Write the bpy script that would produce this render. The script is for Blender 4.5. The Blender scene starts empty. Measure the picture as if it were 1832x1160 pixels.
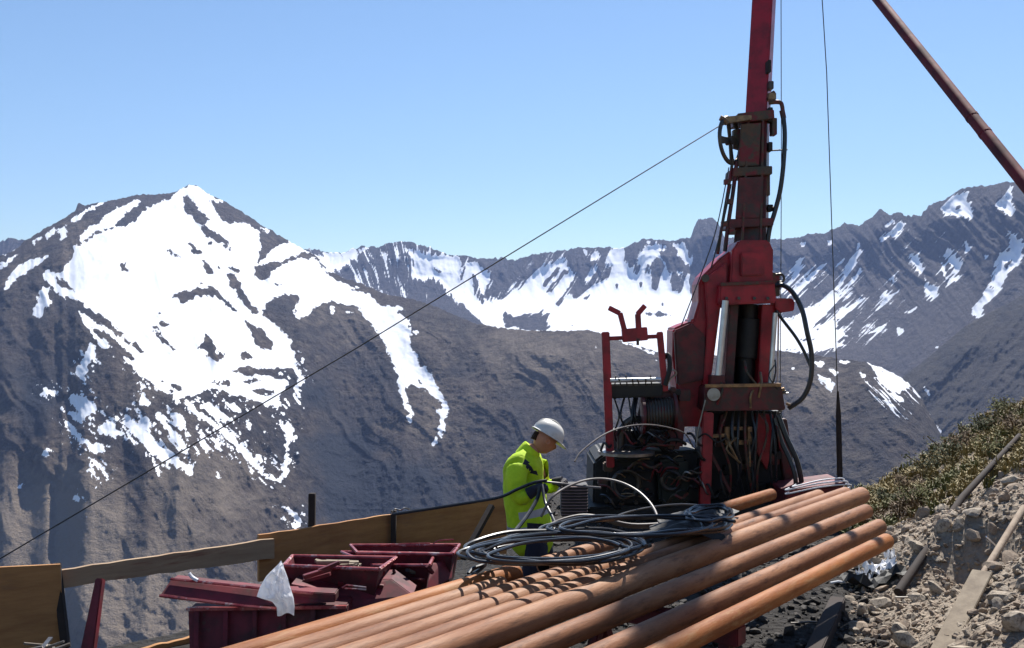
import bpy, bmesh, math, random
import numpy as np
from mathutils import Vector, Matrix
random.seed(7); R = math.radians
sc = bpy.context.scene; col = sc.collection

# ------------------------------------------------------------ camera, sky, sun, exposure
F = 1760.0; CX, CY = 916.0, 580.0; CAMZ = 2.4
cam = bpy.data.cameras.new('camera'); co = bpy.data.objects.new('camera', cam); col.objects.link(co)
co.location = (0, 0, CAMZ); co.rotation_euler = (R(90), 0, 0)
cam.sensor_width = 36; cam.lens = 36*F/1832; cam.clip_end = 40000; cam.clip_start = 0.05
sc.camera = co
SUN_EL = R(51); SUN_AZ = math.atan(0.355)        # azimuth to the right of +Y
w = bpy.data.worlds.new('World'); sc.world = w; w.use_nodes = True
nt = w.node_tree; bg = nt.nodes['Background']
sky = nt.nodes.new('ShaderNodeTexSky'); sky.sky_type = 'NISHITA'; sky.sun_disc = False
sky.sun_elevation = SUN_EL; sky.sun_rotation = SUN_AZ; sky.altitude = 1200; sky.air_density = 1.25; sky.dust_density = 0.3; sky.ozone_density = 2.5
tint = nt.nodes.new('ShaderNodeMix'); tint.data_type = 'RGBA'; tint.blend_type = 'MULTIPLY'; tint.inputs['Factor'].default_value = 1; tint.inputs['B'].default_value = (.915, 1.015, 1.095, 1)
nt.links.new(sky.outputs[0], tint.inputs['A']); nt.links.new(tint.outputs['Result'], bg.inputs['Color']); bg.inputs['Strength'].default_value = 0.066
sl = bpy.data.lights.new('sun', 'SUN'); sl.energy = 5.0; sl.angle = R(0.5); sl.color = (1, 0.955, 0.89)
so = bpy.data.objects.new('sun', sl); col.objects.link(so)
sd = Vector((math.sin(SUN_AZ)*math.cos(SUN_EL), math.cos(SUN_AZ)*math.cos(SUN_EL), math.sin(SUN_EL)))
so.rotation_euler = sd.to_track_quat('Z', 'Y').to_euler(); so.location = (0, 0, 60)
sc.view_settings.view_transform = 'Standard'; sc.view_settings.look = 'None'
sc.view_settings.exposure = 0.82; sc.view_settings.gamma = 1; sc.view_settings.use_curve_mapping = False
sc.cycles.volume_bounces = 1; sc.cycles.max_bounces = 8

# ------------------------------------------------------------ numpy noise
def _h(ix, iy, s):
    n = (ix.astype(np.int64)*374761393 + iy.astype(np.int64)*668265263 + s*982451653) & 0x7fffffff
    n = ((n ^ (n >> 13))*1274126177) & 0x7fffffff
    return ((n ^ (n >> 16)) & 0xffff)/65535.0
def vn(x, y, s=0):
    x = np.asarray(x, float); y = np.asarray(y, float)
    ix = np.floor(x); iy = np.floor(y); fx = x-ix; fy = y-iy
    fx = fx*fx*fx*(fx*(fx*6-15)+10); fy = fy*fy*fy*(fy*(fy*6-15)+10)
    a = _h(ix, iy, s); b = _h(ix+1, iy, s); c = _h(ix, iy+1, s); d = _h(ix+1, iy+1, s)
    return (a+(b-a)*fx)*(1-fy)+(c+(d-c)*fx)*fy
def fbm(x, y, s=0, o=5, g=0.5):
    t = 0; a = 1; n = 0
    for i in range(o):
        t = t+a*(vn(x, y, s+i*17)-0.5); n += a; a *= g; x = x*2.03+11.3; y = y*2.03+5.7
    return t/n*2
def ridged(x, y, s=0, o=5, g=0.5):
    t = 0; a = 1; n = 0
    for i in range(o):
        t = t+a*(1-np.abs(2*vn(x, y, s+i*31)-1)); n += a; a *= g; x = x*2.07+3.1; y = y*2.07+9.2
    return t/n

# ------------------------------------------------------------ materials
def new_mat(name):
    m = bpy.data.materials.new(name); m.use_nodes = True
    return m, m.node_tree, m.node_tree.nodes['Principled BSDF']
def nd(t, ty, **k):
    n = t.nodes.new(ty)
    for a, b in k.items(): setattr(n, a, b)
    return n
def noise_node(t, scale, detail=6, rough=0.6, vec=None):
    n = nd(t, 'ShaderNodeTexNoise'); n.inputs['Scale'].default_value = scale
    n.inputs['Detail'].default_value = detail; n.inputs['Roughness'].default_value = rough
    if vec is not None: t.links.new(vec, n.inputs['Vector'])
    return n
def ramp(t, src, p0, p1, c0=(0, 0, 0, 1), c1=(1, 1, 1, 1)):
    r = nd(t, 'ShaderNodeValToRGB'); e = r.color_ramp.elements
    e[0].position = p0; e[1].position = p1; e[0].color = c0; e[1].color = c1
    t.links.new(src, r.inputs[0]); return r
def mixc(t, fac, a, b):
    m = nd(t, 'ShaderNodeMix', data_type='RGBA')
    for s, v in ((m.inputs['Factor'], fac), (m.inputs['A'], a), (m.inputs['B'], b)):
        if isinstance(v, (tuple, float, int)): s.default_value = v if not (isinstance(v, tuple) and len(v) == 3) else (*v, 1)
        else: t.links.new(v, s)
    return m.outputs['Result']
def bump(t, h, bsdf, strength=0.3, dist=0.02):
    b = nd(t, 'ShaderNodeBump'); b.inputs['Strength'].default_value = strength; b.inputs['Distance'].default_value = dist
    t.links.new(h, b.inputs['Height']); t.links.new(b.outputs[0], bsdf.inputs['Normal']); return b
def mat(name, c, c2=None, scale=6, rough=0.5, metal=0.0, lo=0.4, hi=0.65, bs=0.2, bd=0.004, bscale=None, coat=0, stretch=None, c3=None, s3=2, lo3=.55, hi3=.7):
    m, t, b = new_mat(name)
    tc = nd(t, 'ShaderNodeTexCoord'); v = tc.outputs['Object']
    if stretch:
        mp = nd(t, 'ShaderNodeMapping'); mp.inputs['Scale'].default_value = stretch; t.links.new(v, mp.inputs[0]); v = mp.outputs[0]
    n = noise_node(t, scale, 8, 0.65, v)
    if c2 is not None:
        r = ramp(t, n.outputs[0], lo, hi); out = mixc(t, r.outputs[0], c, c2)
        if c3 is not None:
            n3 = noise_node(t, s3, 6, 0.7, v); r3 = ramp(t, n3.outputs[0], lo3, hi3); out = mixc(t, r3.outputs[0], out, c3)
        t.links.new(out, b.inputs['Base Color'])
    else: b.inputs['Base Color'].default_value = (*c, 1)
    rr = nd(t, 'ShaderNodeMapRange'); rr.inputs['To Min'].default_value = max(0, rough-0.12); rr.inputs['To Max'].default_value = min(1, rough+0.18)
    t.links.new(n.outputs[0], rr.inputs[0]); t.links.new(rr.outputs[0], b.inputs['Roughness'])
    b.inputs['Metallic'].default_value = metal
    if coat: b.inputs['Coat Weight'].default_value = coat
    if bs:
        n2 = noise_node(t, bscale or scale*4, 6, 0.7, v); bump(t, n2.outputs[0], b, bs, bd)
    return m
M = {}
M['red'] = mat('red_paint', (.36, .004, .016), (.19, .004, .010), 5, .38, 0, .42, .62, .15, .003, c3=(.05, .02, .015), s3=7, lo3=.6, hi3=.72)
M['red2'] = mat('dirty_red_paint', (.13, .007, .010), (.06, .008, .008), 6, .5, 0, .4, .6, .25, .004, c3=(.035, .022, .016), s3=4, lo3=.47, hi3=.62)
M['tray_red'] = mat('weathered_red_steel', (.15, .005, .013), (.05, .004, .006), 4, .65, 0, .4, .6, .2, .004, c3=(.06, .03, .02), s3=9, lo3=.58, hi3=.7)
M['strut_red'] = mat('red_strut_paint', (.16, .004, .008), (.06, .004, .006), 3, .75, 0, .4, .6, .15, .003)
M['grease'] = mat('greasy_metal', (.05, .045, .03), (.10, .055, .03), 9, .5, .3, .4, .6, .5, .006, c3=(.16, .015, .02), s3=6, lo3=.5, hi3=.6)
M['black'] = mat('black_machinery', (.006, .006, .006), (.018, .016, .012), 7, .62, 0, .4, .6, .4, .006)
M['rubber'] = mat('black_rubber', (.012, .012, .014), (.02, .02, .022), 9, .28, 0, .4, .6, .1, .002)
M['chrome'] = mat('chromed_rod', (.62, .63, .62), (.5, .5, .48), 5, .3, .55, .4, .6, .05, .001)
M['steel'] = mat('bare_steel', (.32, .31, .30), (.2, .17, .14), 8, .35, .8, .4, .6, .2, .002)
M['darksteel'] = mat('dark_oiled_steel', (.05, .05, .05), (.09, .07, .05), 8, .4, .5, .4, .6, .3, .003)
M['brass'] = mat('stained_brass', (.30, .19, .09), (.16, .1, .06), 12, .4, .6, .4, .6, .2, .002)
M['greasered'] = mat('greasy_red_paint', (.035, .022, .016), (.15, .010, .014), 5, .45, .1, .42, .6, .5, .006, c3=(.11, .06, .03), s3=9, lo3=.56, hi3=.68)
M['chrome_dull'] = mat('grimy_white_pin', (.42, .37, .29), (.3, .25, .18), 9, .5, .2, .4, .6, .2, .002)
M['darkgreen'] = mat('oily_green_paint', (.009, .014, .008), (.016, .017, .01), 6, .6, 0, .4, .6, .3, .004)
M['finm'] = mat('dusty_fin', (.20, .13, .12), (.12, .08, .075), 8, .6, 0, bs=.1)
M['cable'] = mat('steel_cable', (.035, .035, .035), None, 8, .5, .4, bs=0)
M['wood'] = mat('weathered_formwork_board', (.40, .195, .065), (.26, .115, .04), 2.5, .8, 0, .35, .7, .4, .006, stretch=(1, 1, 6), c3=(.21, .12, .06), s3=1.3)
M['wood2'] = mat('grey_tan_plank', (.36, .25, .15), (.27, .175, .105), 2.5, .8, 0, .35, .7, .4, .006, stretch=(1, 1, 9), c3=(.22, .10, .06), s3=1.6)
M['stake'] = mat('tan_stake_wood', (.24, .19, .13), (.16, .125, .09), 3, .85, 0, .35, .7, .4, .006, stretch=(3, 3, 1))
M['darkwood'] = mat('dark_stained_pole', (.018, .012, .010), (.035, .022, .017), 5, .9, 0, .4, .6, .4, .006)
def pipe_mat(name, a, b2, c3):
    m = mat(name, a, b2, 7, .58, 0, .34, .66, .7, .004, bscale=60, c3=c3, s3=26, lo3=.5, hi3=.72, stretch=(5, 1, 1))
    for n in m.node_tree.nodes:
        if n.type == 'MAPPING': n.vector_type = 'TEXTURE'; n.inputs['Rotation'].default_value = (0, 0, math.atan2(1, .822))
    m.node_tree.nodes['Principled BSDF'].inputs['Specular IOR Level'].default_value = .22
    return m
M['pipe'] = pipe_mat('rusted_casing', (.31, .145, .068), (.18, .068, .028), (.085, .035, .018))
M['pipe2'] = pipe_mat('orange_rusted_casing', (.36, .13, .032), (.19, .056, .013), (.32, .17, .07))
M['pipe3'] = pipe_mat('pale_rusted_casing', (.36, .185, .095), (.24, .10, .045), (.12, .055, .03))
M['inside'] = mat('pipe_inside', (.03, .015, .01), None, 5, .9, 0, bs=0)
M['white'] = mat('white_plastic', (.8, .8, .8), (.68, .68, .7), 9, .35, 0, .4, .6, .2, .004)
M['helmet'] = mat('scuffed_white_helmet', (.62, .60, .55), (.48, .46, .41), 8, .42, 0, .45, .65, .1, .002)
M['skin'] = mat('tanned_skin', (.48, .21, .11), (.42, .16, .09), 10, .55, 0, bs=.05)
M['hair'] = mat('brown_hair', (.06, .03, .015), None, 20, .8, 0, bs=.2)
M['hivis'] = mat('lime_hivis_cloth', (.52, .72, .008), (.40, .60, .006), 8, .75, 0, .4, .6, .7, .02, bscale=9)
M['silver'] = mat('reflective_tape', (.42, .42, .46), (.34, .34, .38), 9, .4, .2, bs=.2)
M['navy'] = mat('navy_cloth', (.012, .013, .028), (.02, .02, .035), 8, .85, 0, bs=.4, bd=.01)
M['leather'] = mat('dark_glove_leather', (.02, .018, .03), None, 8, .6, 0, bs=.2)
# translucent plastic bag
m, t, b = new_mat('thin_plastic_film'); b.inputs['Base Color'].default_value = (.85, .85, .87, 1); b.inputs['Roughness'].default_value = .4
tr = nd(t, 'ShaderNodeBsdfTranslucent'); tr.inputs[0].default_value = (.85, .85, .87, 1); mx = nd(t, 'ShaderNodeMixShader'); mx.inputs[0].default_value = .45
t.links.new(b.outputs[0], mx.inputs[1]); t.links.new(tr.outputs[0], mx.inputs[2]); t.links.new(mx.outputs[0], t.nodes['Material Output'].inputs[0]); M['film'] = m

# ------------------------------------------------------------ object helpers
def tag(o, label=None, cat=None, group=None, kind=None):
    for k, v in (('label', label), ('category', cat), ('group', group), ('kind', kind)):
        if v: o[k] = v
    return o
def P(px, py, Y): return Vector(((px-CX)/F*Y, Y, CAMZ-(py-CY)/F*Y))
def PH(px, py, H):                      # the point of a horizontal plane H metres below the eye
    return P(px, py, F*H/(py-CY))
class G:                                # geometry collector
    def __init__(s): s.v = []; s.f = []
    def add(s, v, f):
        o = len(s.v); s.v += [tuple(x) for x in v]; s.f += [tuple(i+o for i in q) for q in f]; return s
    def box(s, c, d, rot=None):
        x, y, z = [k/2 for k in d]; vs = [Vector(p) for p in ((-x,-y,-z),(x,-y,-z),(x,y,-z),(-x,y,-z),(-x,-y,z),(x,-y,z),(x,y,z),(-x,y,z))]
        if rot is not None: vs = [rot @ p for p in vs]
        c = Vector(c); return s.add([p+c for p in vs], [(0,3,2,1),(4,5,6,7),(0,1,5,4),(1,2,6,5),(2,3,7,6),(3,0,4,7)])
    def bar(s, a, b, w, h=None, up=Vector((0, 0, 1)), w2=None, h2=None):
        h = h or w; w2 = w2 or w; h2 = h2 or h
        a = Vector(a); b = Vector(b); d = (b-a).normalized()
        if abs(d.dot(up)) > .97: up = Vector((0, 1, 0))
        sx = d.cross(up).normalized(); u = sx.cross(d)
        vs = [a+sx*i*w/2+u*j*h/2 for i, j in ((-1,-1),(1,-1),(1,1),(-1,1))]+[b+sx*i*w2/2+u*j*h2/2 for i, j in ((-1,-1),(1,-1),(1,1),(-1,1))]
        return s.add(vs, [(3,2,1,0),(4,5,6,7),(0,1,5,4),(1,2,6,5),(2,3,7,6),(3,0,4,7)])
    def tube(s, pts, r, n=8, cap=True, smooth=0):
        pts = [Vector(p) for p in pts]
        if smooth: pts = catmull(pts, smooth)
        rs = r if isinstance(r, (list, tuple)) else [r]*len(pts)
        if len(rs) != len(pts): rs = [rs[0]+(rs[-1]-rs[0])*i/(len(pts)-1) for i in range(len(pts))]
        vs = []; u = None
        for i, p in enumerate(pts):
            d = (pts[min(i+1, len(pts)-1)]-pts[max(i-1, 0)]).normalized()
            if u is None: u = d.orthogonal().normalized()
            u = (u-d*u.dot(d)).normalized(); v = d.cross(u)
            vs += [p+(u*math.cos(2*math.pi*k/n)+v*math.sin(2*math.pi*k/n))*rs[i] for k in range(n)]
        fs = [(i*n+k, i*n+(k+1)%n, (i+1)*n+(k+1)%n, (i+1)*n+k) for i in range(len(pts)-1) for k in range(n)]
        if cap: fs += [tuple(range(n))[::-1], tuple((len(pts)-1)*n+k for k in range(n))]
        return s.add(vs, fs)
    def prism(s, poly, d):                # poly: list of Vector (front), d: extrusion Vector
        n = len(poly); return s.add(list(poly)+[p+d for p in poly], [tuple(range(n)), tuple(range(2*n-1, n-1, -1))]+[(i, (i+1)%n, (i+1)%n+n, i+n)[::-1] for i in range(n)])
    def ring(s, c, ax, R1, r, n=28, m=8, sq=1.0):
        ax = Vector(ax).normalized(); u = ax.orthogonal().normalized(); v = ax.cross(u); c = Vector(c); vs = []
        for i in range(n):
            a = 2*math.pi*i/n; rd = u*math.cos(a)+v*math.sin(a)
            vs += [c+rd*(R1+r*math.cos(2*math.pi*k/m))+ax*r*sq*math.sin(2*math.pi*k/m) for k in range(m)]
        return s.add(vs, [(i*m+k, ((i+1)%n)*m+k, ((i+1)%n)*m+(k+1)%m, i*m+(k+1)%m) for i in range(n) for k in range(m)])
def catmull(p, n):
    out = []
    q = [p[0]*2-p[1]]+list(p)+[p[-1]*2-p[-2]]
    for i in range(1, len(q)-2):
        a, b, c, d = q[i-1:i+3]
        for k in range(n):
            t = k/n; out.append(.5*((2*b)+(c-a)*t+(2*a-5*b+4*c-d)*t*t+(3*b-a-3*c+d)*t**3))
    out.append(p[-1].copy()); return out
ORG = {}
def empty(name, loc):
    o = bpy.data.objects.new(name, None); col.objects.link(o); o.location = loc; o.empty_display_size = .2; ORG[o.name] = Vector(loc); return o
def build(name, g, m, parent=None, smooth=False, bevel=0, loc=None):
    me = bpy.data.meshes.new(name); off = Vector((0, 0, 0))
    if parent is not None: off = ORG[parent.name]
    elif loc is not None: off = Vector(loc)
    me.from_pydata([tuple(Vector(v)-off) for v in g.v], [], g.f)
    if bevel:
        bm = bmesh.new(); bm.from_mesh(me)
        bmesh.ops.recalc_face_normals(bm, faces=bm.faces)
        es = [e for e in bm.edges if len(e.link_faces) == 2 and e.calc_face_angle(0) > .6]
        bmesh.ops.bevel(bm, geom=es, offset=bevel, segments=2, affect='EDGES', clamp_overlap=True)
        bm.to_mesh(me); bm.free()
    me.update()
    if smooth:
        me.polygons.foreach_set('use_smooth', [True]*len(me.polygons))
        if hasattr(me, 'set_sharp_from_angle'): me.set_sharp_from_angle(angle=R(40))
    me.materials.append(M[m] if isinstance(m, str) else m)
    o = bpy.data.objects.new(name, me); col.objects.link(o)
    if parent is not None: o.parent = parent
    else: o.location = off
    ORG[o.name] = off
    return o

# ------------------------------------------------------------ near terrain
def terrain_np(x, y):
    foot = .195+.35*y; d = x-foot
    bank = .6*(np.sqrt(d*d+.02)+d)/2; bank = 7*np.tanh(bank/7)
    e = (x+3.17)*(-.673)+(y-6.8)*.739-.25
    drop = np.maximum(np.minimum(e, .4-x), y-13.9-.25*np.sin(x*1.3))
    dd = np.maximum(drop, 0)
    h = bank-.9*dd
    rough = fbm(x*.9, y*.9, 3, 6, .55)
    bk = np.clip(d/.6, 0, 1)
    h = h+rough*(.03+.13*bk)*np.clip(1-dd/3, 0, 1)+fbm(x/25, y/25, 9, 5)*np.clip(dd*.25, 0, 14)
    # rock outcrop with a dark recess on the bank
    h = h+.22*np.exp(-(((x-4.0)/.5)**2+((y-9.1)/.45)**2))-.42*np.exp(-(((x-3.95)/.40)**2+((y-8.25)/.42)**2))
    return np.maximum(h, -485+fbm(x/300, y/300, 5)*12)
def th(x, y): return float(terrain_np(np.array([float(x)]), np.array([float(y)]))[0])
def on_ground(px, py, lift=0.0):
    Y = 3.0
    while Y < 40:
        p = P(px, py, Y)
        if p.z <= th(p.x, p.y)+lift: return p
        Y += .02
    return p
def spaced(a, lo, hi, n_mid, n_out, amp):
    mid = np.linspace(a[0], a[1], n_mid)
    k = np.linspace(0, 1, n_out+1)[1:]
    left = a[0]-(a[0]-lo)*k**amp; right = a[1]+(hi-a[1])*k**amp
    return np.concatenate([left[::-1], mid, right])
def grid_mesh(name, X, Y, Z, m, smooth=True, attrs=None):
    r, c = X.shape; flip = Y[-1].mean() < Y[0].mean()
    vs = np.stack([X, Y, Z], -1).reshape(-1, 3).astype(np.float32)
    i = np.arange(r*c).reshape(r, c)
    q = np.stack([i[:-1, :-1], i[:-1, 1:], i[1:, 1:], i[1:, :-1]], -1).reshape(-1, 4).astype(np.int32)
    if flip: q = q[:, ::-1].copy()
    me = bpy.data.meshes.new(name); me.vertices.add(len(vs)); me.vertices.foreach_set('co', vs.ravel())
    me.loops.add(q.size); me.loops.foreach_set('vertex_index', q.ravel())
    me.polygons.add(len(q)); me.polygons.foreach_set('loop_start', np.arange(0, q.size, 4, dtype=np.int32))
    me.update(calc_edges=True); me.validate()
    me.polygons.foreach_set('use_smooth', [smooth]*len(me.polygons))
    for k, a in (attrs or {}).items():
        at = me.attributes.new(k, 'FLOAT', 'POINT'); at.data.foreach_set('value', a.reshape(-1).astype(np.float32))
    me.materials.append(m); o = bpy.data.objects.new(name, me); col.objects.link(o); return o
xs = spaced((-7, 12), -900, 1200, 400, 60, 3); ys = spaced((1.5, 17), -60, 1700, 340, 60, 3)
GX, GY = np.meshgrid(xs, ys); GZ = terrain_np(GX, GY)
m, t, b = new_mat('muddy_gravel_ground')
tc = nd(t, 'ShaderNodeTexCoord'); n1 = noise_node(t, 1.2, 8, .65, tc.outputs['Object']); n2 = noise_node(t, 14, 8, .75, tc.outputs['Object'])
vo = nd(t, 'ShaderNodeTexVoronoi'); vo.inputs['Scale'].default_value = 16; t.links.new(tc.outputs['Object'], vo.inputs['Vector'])
at = nd(t, 'ShaderNodeAttribute', attribute_name='bank'); r1 = ramp(t, n1.outputs[0], .38, .62)
mud = mixc(t, r1.outputs[0], (.010, .008, .007), (.022, .017, .013)); rub = mixc(t, r1.outputs[0], (.27, .21, .155), (.14, .105, .08))
rr = ramp(t, n2.outputs[0], .35, .7); rub2 = mixc(t, rr.outputs[0], rub, (.36, .30, .23))
t.links.new(mixc(t, at.outputs['Fac'], mud, rub2), b.inputs['Base Color']); b.inputs['Roughness'].default_value = .95
ad = nd(t, 'ShaderNodeMath', operation='ADD'); t.links.new(n2.outputs[0], ad.inputs[0]); t.links.new(vo.outputs['Distance'], ad.inputs[1])
bump(t, ad.outputs[0], b, .8, .05)
dd = GX-(.195+.35*GY); bank = np.clip((dd+.15+fbm(GX*1.5, GY*1.5, 2)*.3)/.35, 0, 1)
ground = grid_mesh('ground', GX, GY, GZ, m, True, {'bank': bank}); tag(ground, kind='structure'); ORG[ground.name] = Vector((0, 0, 0))

# ------------------------------------------------------------ mountains
def c4(*p): return [(x/3.2214, 300+y/3.2214) for x, y in p]
def c5(*p): return [(x/2.9, 560+y/2.9) for x, y in p]
def c6(*p): return [(440+x/2.9, 400+y/2.9) for x, y in p]
def c7(*p): return [(800+x/3.664, 380+y/3.664) for x, y in p]
def c8(*p): return [(1370+x/2.762, 300+y/2.762) for x, y in p]
S_LEFT = [
 c4((1090,103),(1040,140),(985,180),(860,225),(800,285),(750,335),(620,360),(520,420),(430,460),(415,520),(370,590),(320,615),(285,590),(250,600),(255,650),(300,690),(380,765),(440,820),(490,900))
 +c5((480,110),(530,190),(560,180),(630,225),(690,290),(760,350),(840,400),(920,440),(960,440),(1010,430),(1060,400),(1150,400),(1230,430),(1290,450),(1340,465),(1400,490),(1440,450),(1500,380),(1480,350),(1400,330),(1220,310),(1180,300),(1260,288),(1420,290),(1530,285),(1540,240),(1500,130),(1440,70),(1390,20))
 +c4((1510,860),(1530,790),(1570,700),(1550,640),(1480,660),(1465,610),(1480,560),(1500,470),(1500,380),(1450,330),(1380,320),(1310,325),(1270,310),(1210,200),(1160,130),(1110,100)),
 c6((60,215),(140,140),(225,95),(300,125),(420,150),(490,200),(560,290),(500,262),(430,245),(380,190),(340,155),(300,155),(200,190),(110,215)),
 c6((120,290),(115,250),(180,220),(300,180),(340,185),(400,240),(440,285),(560,322),(600,328),(500,350),(470,380),(490,400),(430,400),(370,430),(330,470),(290,500),(250,480),(270,400),(270,370),(220,370),(150,385),(110,410),(80,480),(30,460),(30,300),(80,300)),
 c6((440,395),(480,360),(560,345),(660,375),(680,420),(760,430),(830,450),(780,465),(860,500),(850,520),(860,560),(845,580),(855,650),(900,690),(890,720),(930,740),(970,800),(1000,870),(1050,940),(1055,980),(1040,1010),(1045,1060),(1010,1110),(985,1150),(965,1160),(1000,1080),(1010,1010),(985,975),(1030,950),(1000,920),(950,880),(890,840),(850,825),(830,860),(825,900),(850,950),(870,1000),(860,1040),(840,1035),(840,990),(812,930),(795,850),(795,800),(760,720),(730,660),(710,590),(660,540),(620,480),(590,440),(480,408)),
 c6((860,565),(890,555),(890,575),(870,585)), c6((500,450),(560,460),(570,472),(530,468)), c6((435,430),(455,425),(460,480),(445,470)),
 c6((245,715),(272,745),(298,790),(290,830),(270,870),(285,910),(292,950),(272,935),(250,880),(266,830),(281,800),(255,765)),
 c5((1485,550),(1512,590),(1520,640),(1505,680),(1500,720),(1505,780),(1495,830),(1450,885),(1435,870),(1470,830),(1465,790),(1480,770),(1475,700),(1488,650),(1465,605),(1488,595)),
 c5((940,460),(1000,490),(1100,560),(1200,620),(1260,690),(1330,760),(1430,870),(1410,875),(1300,780),(1220,695),(1140,605),(1040,545)),
 c5((1455,1000),(1520,1025),(1560,1080),(1550,1118),(1525,1110),(1538,1080),(1485,1035)),
 c5((205,420),(240,390),(290,410),(280,425),(230,430),(205,445)),
 c5((370,420),(400,430),(420,420),(450,440),(490,470),(515,515),(460,535),(430,575),(400,570),(340,530),(315,495),(350,510),(400,540),(410,530),(375,480)),
 c5((342,565),(372,578),(425,640),(445,685),(410,672),(362,612)), c5((440,655),(480,685),(510,670),(538,680),(533,712),(490,728),(455,695)),
 c5((510,600),(580,552),(607,570),(605,610),(652,625),(590,655),(570,630),(520,628)),
 c5((640,530),(670,540),(720,585),(780,635),(850,695),(910,745),(960,778),(1010,800),(990,835),(920,805),(840,755),(760,695),(690,625),(645,575)),
 c5((713,500),(742,538),(778,560),(782,625),(738,595),(718,550)), c5((806,518),(850,535),(890,598),(930,638),(965,690),(952,725),(918,695),(878,645),(856,592),(828,562)),
 c5((890,520),(932,528),(955,570),(950,605),(908,585)), c5((725,450),(740,415),(790,460),(780,475),(730,475)),
 c5((1038,635),(1062,658),(1088,732),(1060,725),(1042,680)), c5((1083,648),(1132,663),(1153,708),(1128,702)),
 c5((400,290),(440,230),(450,190),(470,148),(497,180),(492,240),(470,245),(450,320),(435,352),(403,320)),
 c5((458,748),(502,768),(542,808),(575,865),(558,872),(528,825),(468,775)), c5((453,803),(492,828),(518,868),(488,858),(458,828)),
 c5((220,750),(235,710),(258,705),(245,740)), c5((368,952),(405,958),(412,982),(383,978)), c5((88,918),(142,868),(112,915)),
 c5((793,758),(832,790),(822,832),(800,805)), c5((1115,808),(1163,888),(1130,852)), c5((1278,590),(1308,578),(1302,612)), c5((1328,738),(1362,748),(1367,784)),
 c5((1040,480),(1090,470),(1140,500),(1200,560),(1170,570),(1100,530)), c5((1150,460),(1220,480),(1250,520),(1200,510)), c5((1420,460),(1450,455),(1460,500),(1435,490)),
 c4((0,440),(50,430),(60,405),(130,412),(85,470),(0,520)), c4((400,310),(450,270),(560,213),(610,200),(580,228),(500,262),(430,322)),
 c4((465,425),(475,370),(560,330),(640,250),(700,220),(780,185),(830,192),(760,242),(710,282),(650,342),(560,372),(520,402)),
 c4((60,622),(130,560),(200,530),(285,503),(260,532),(170,592),(100,642),(60,682),(20,722),(30,680)), c4((180,440),(230,398),(245,408),(190,452)),
 c4((0,560),(80,510),(125,488),(60,542),(0,592)), c4((335,352),(385,338),(385,400),(350,422)), c4((260,400),(310,350),(320,370),(270,420)),
 c4((190,852),(215,780),(245,680),(292,700),(282,760),(312,780),(270,802),(230,868)),
 c4((1130,104),(1200,147),(1290,192),(1292,214),(1190,172)), c4((1480,320),(1562,366),(1542,380)), c6((200,80),(215,75),(216,95)),
 c7((1000,800),(1060,790),(1200,860),(1370,925),(1370,935),(1180,865),(1050,815)), c7((940,870),(985,880),(975,890)), c7((830,830),(860,835),(850,842)), c7((1320,955),(1385,965),(1380,975)),
 c8((500,962),(560,962),(640,1008),(680,1040),(714,1080),(660,1115),(600,1085),(550,1045),(528,1000)), c8((260,1020),(310,1038),(350,1080),(325,1115),(300,1082),(270,1050)),
 c8((300,990),(362,1008),(352,1026)), c8((240,960),(302,968),(262,986)), c8((360,950),(422,958),(392,970)), c8((120,985),(152,983),(142,997)), c8((608,1108),(702,1160),(655,1152)), c8((455,1015),(495,1020),(490,1035)),
]
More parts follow.
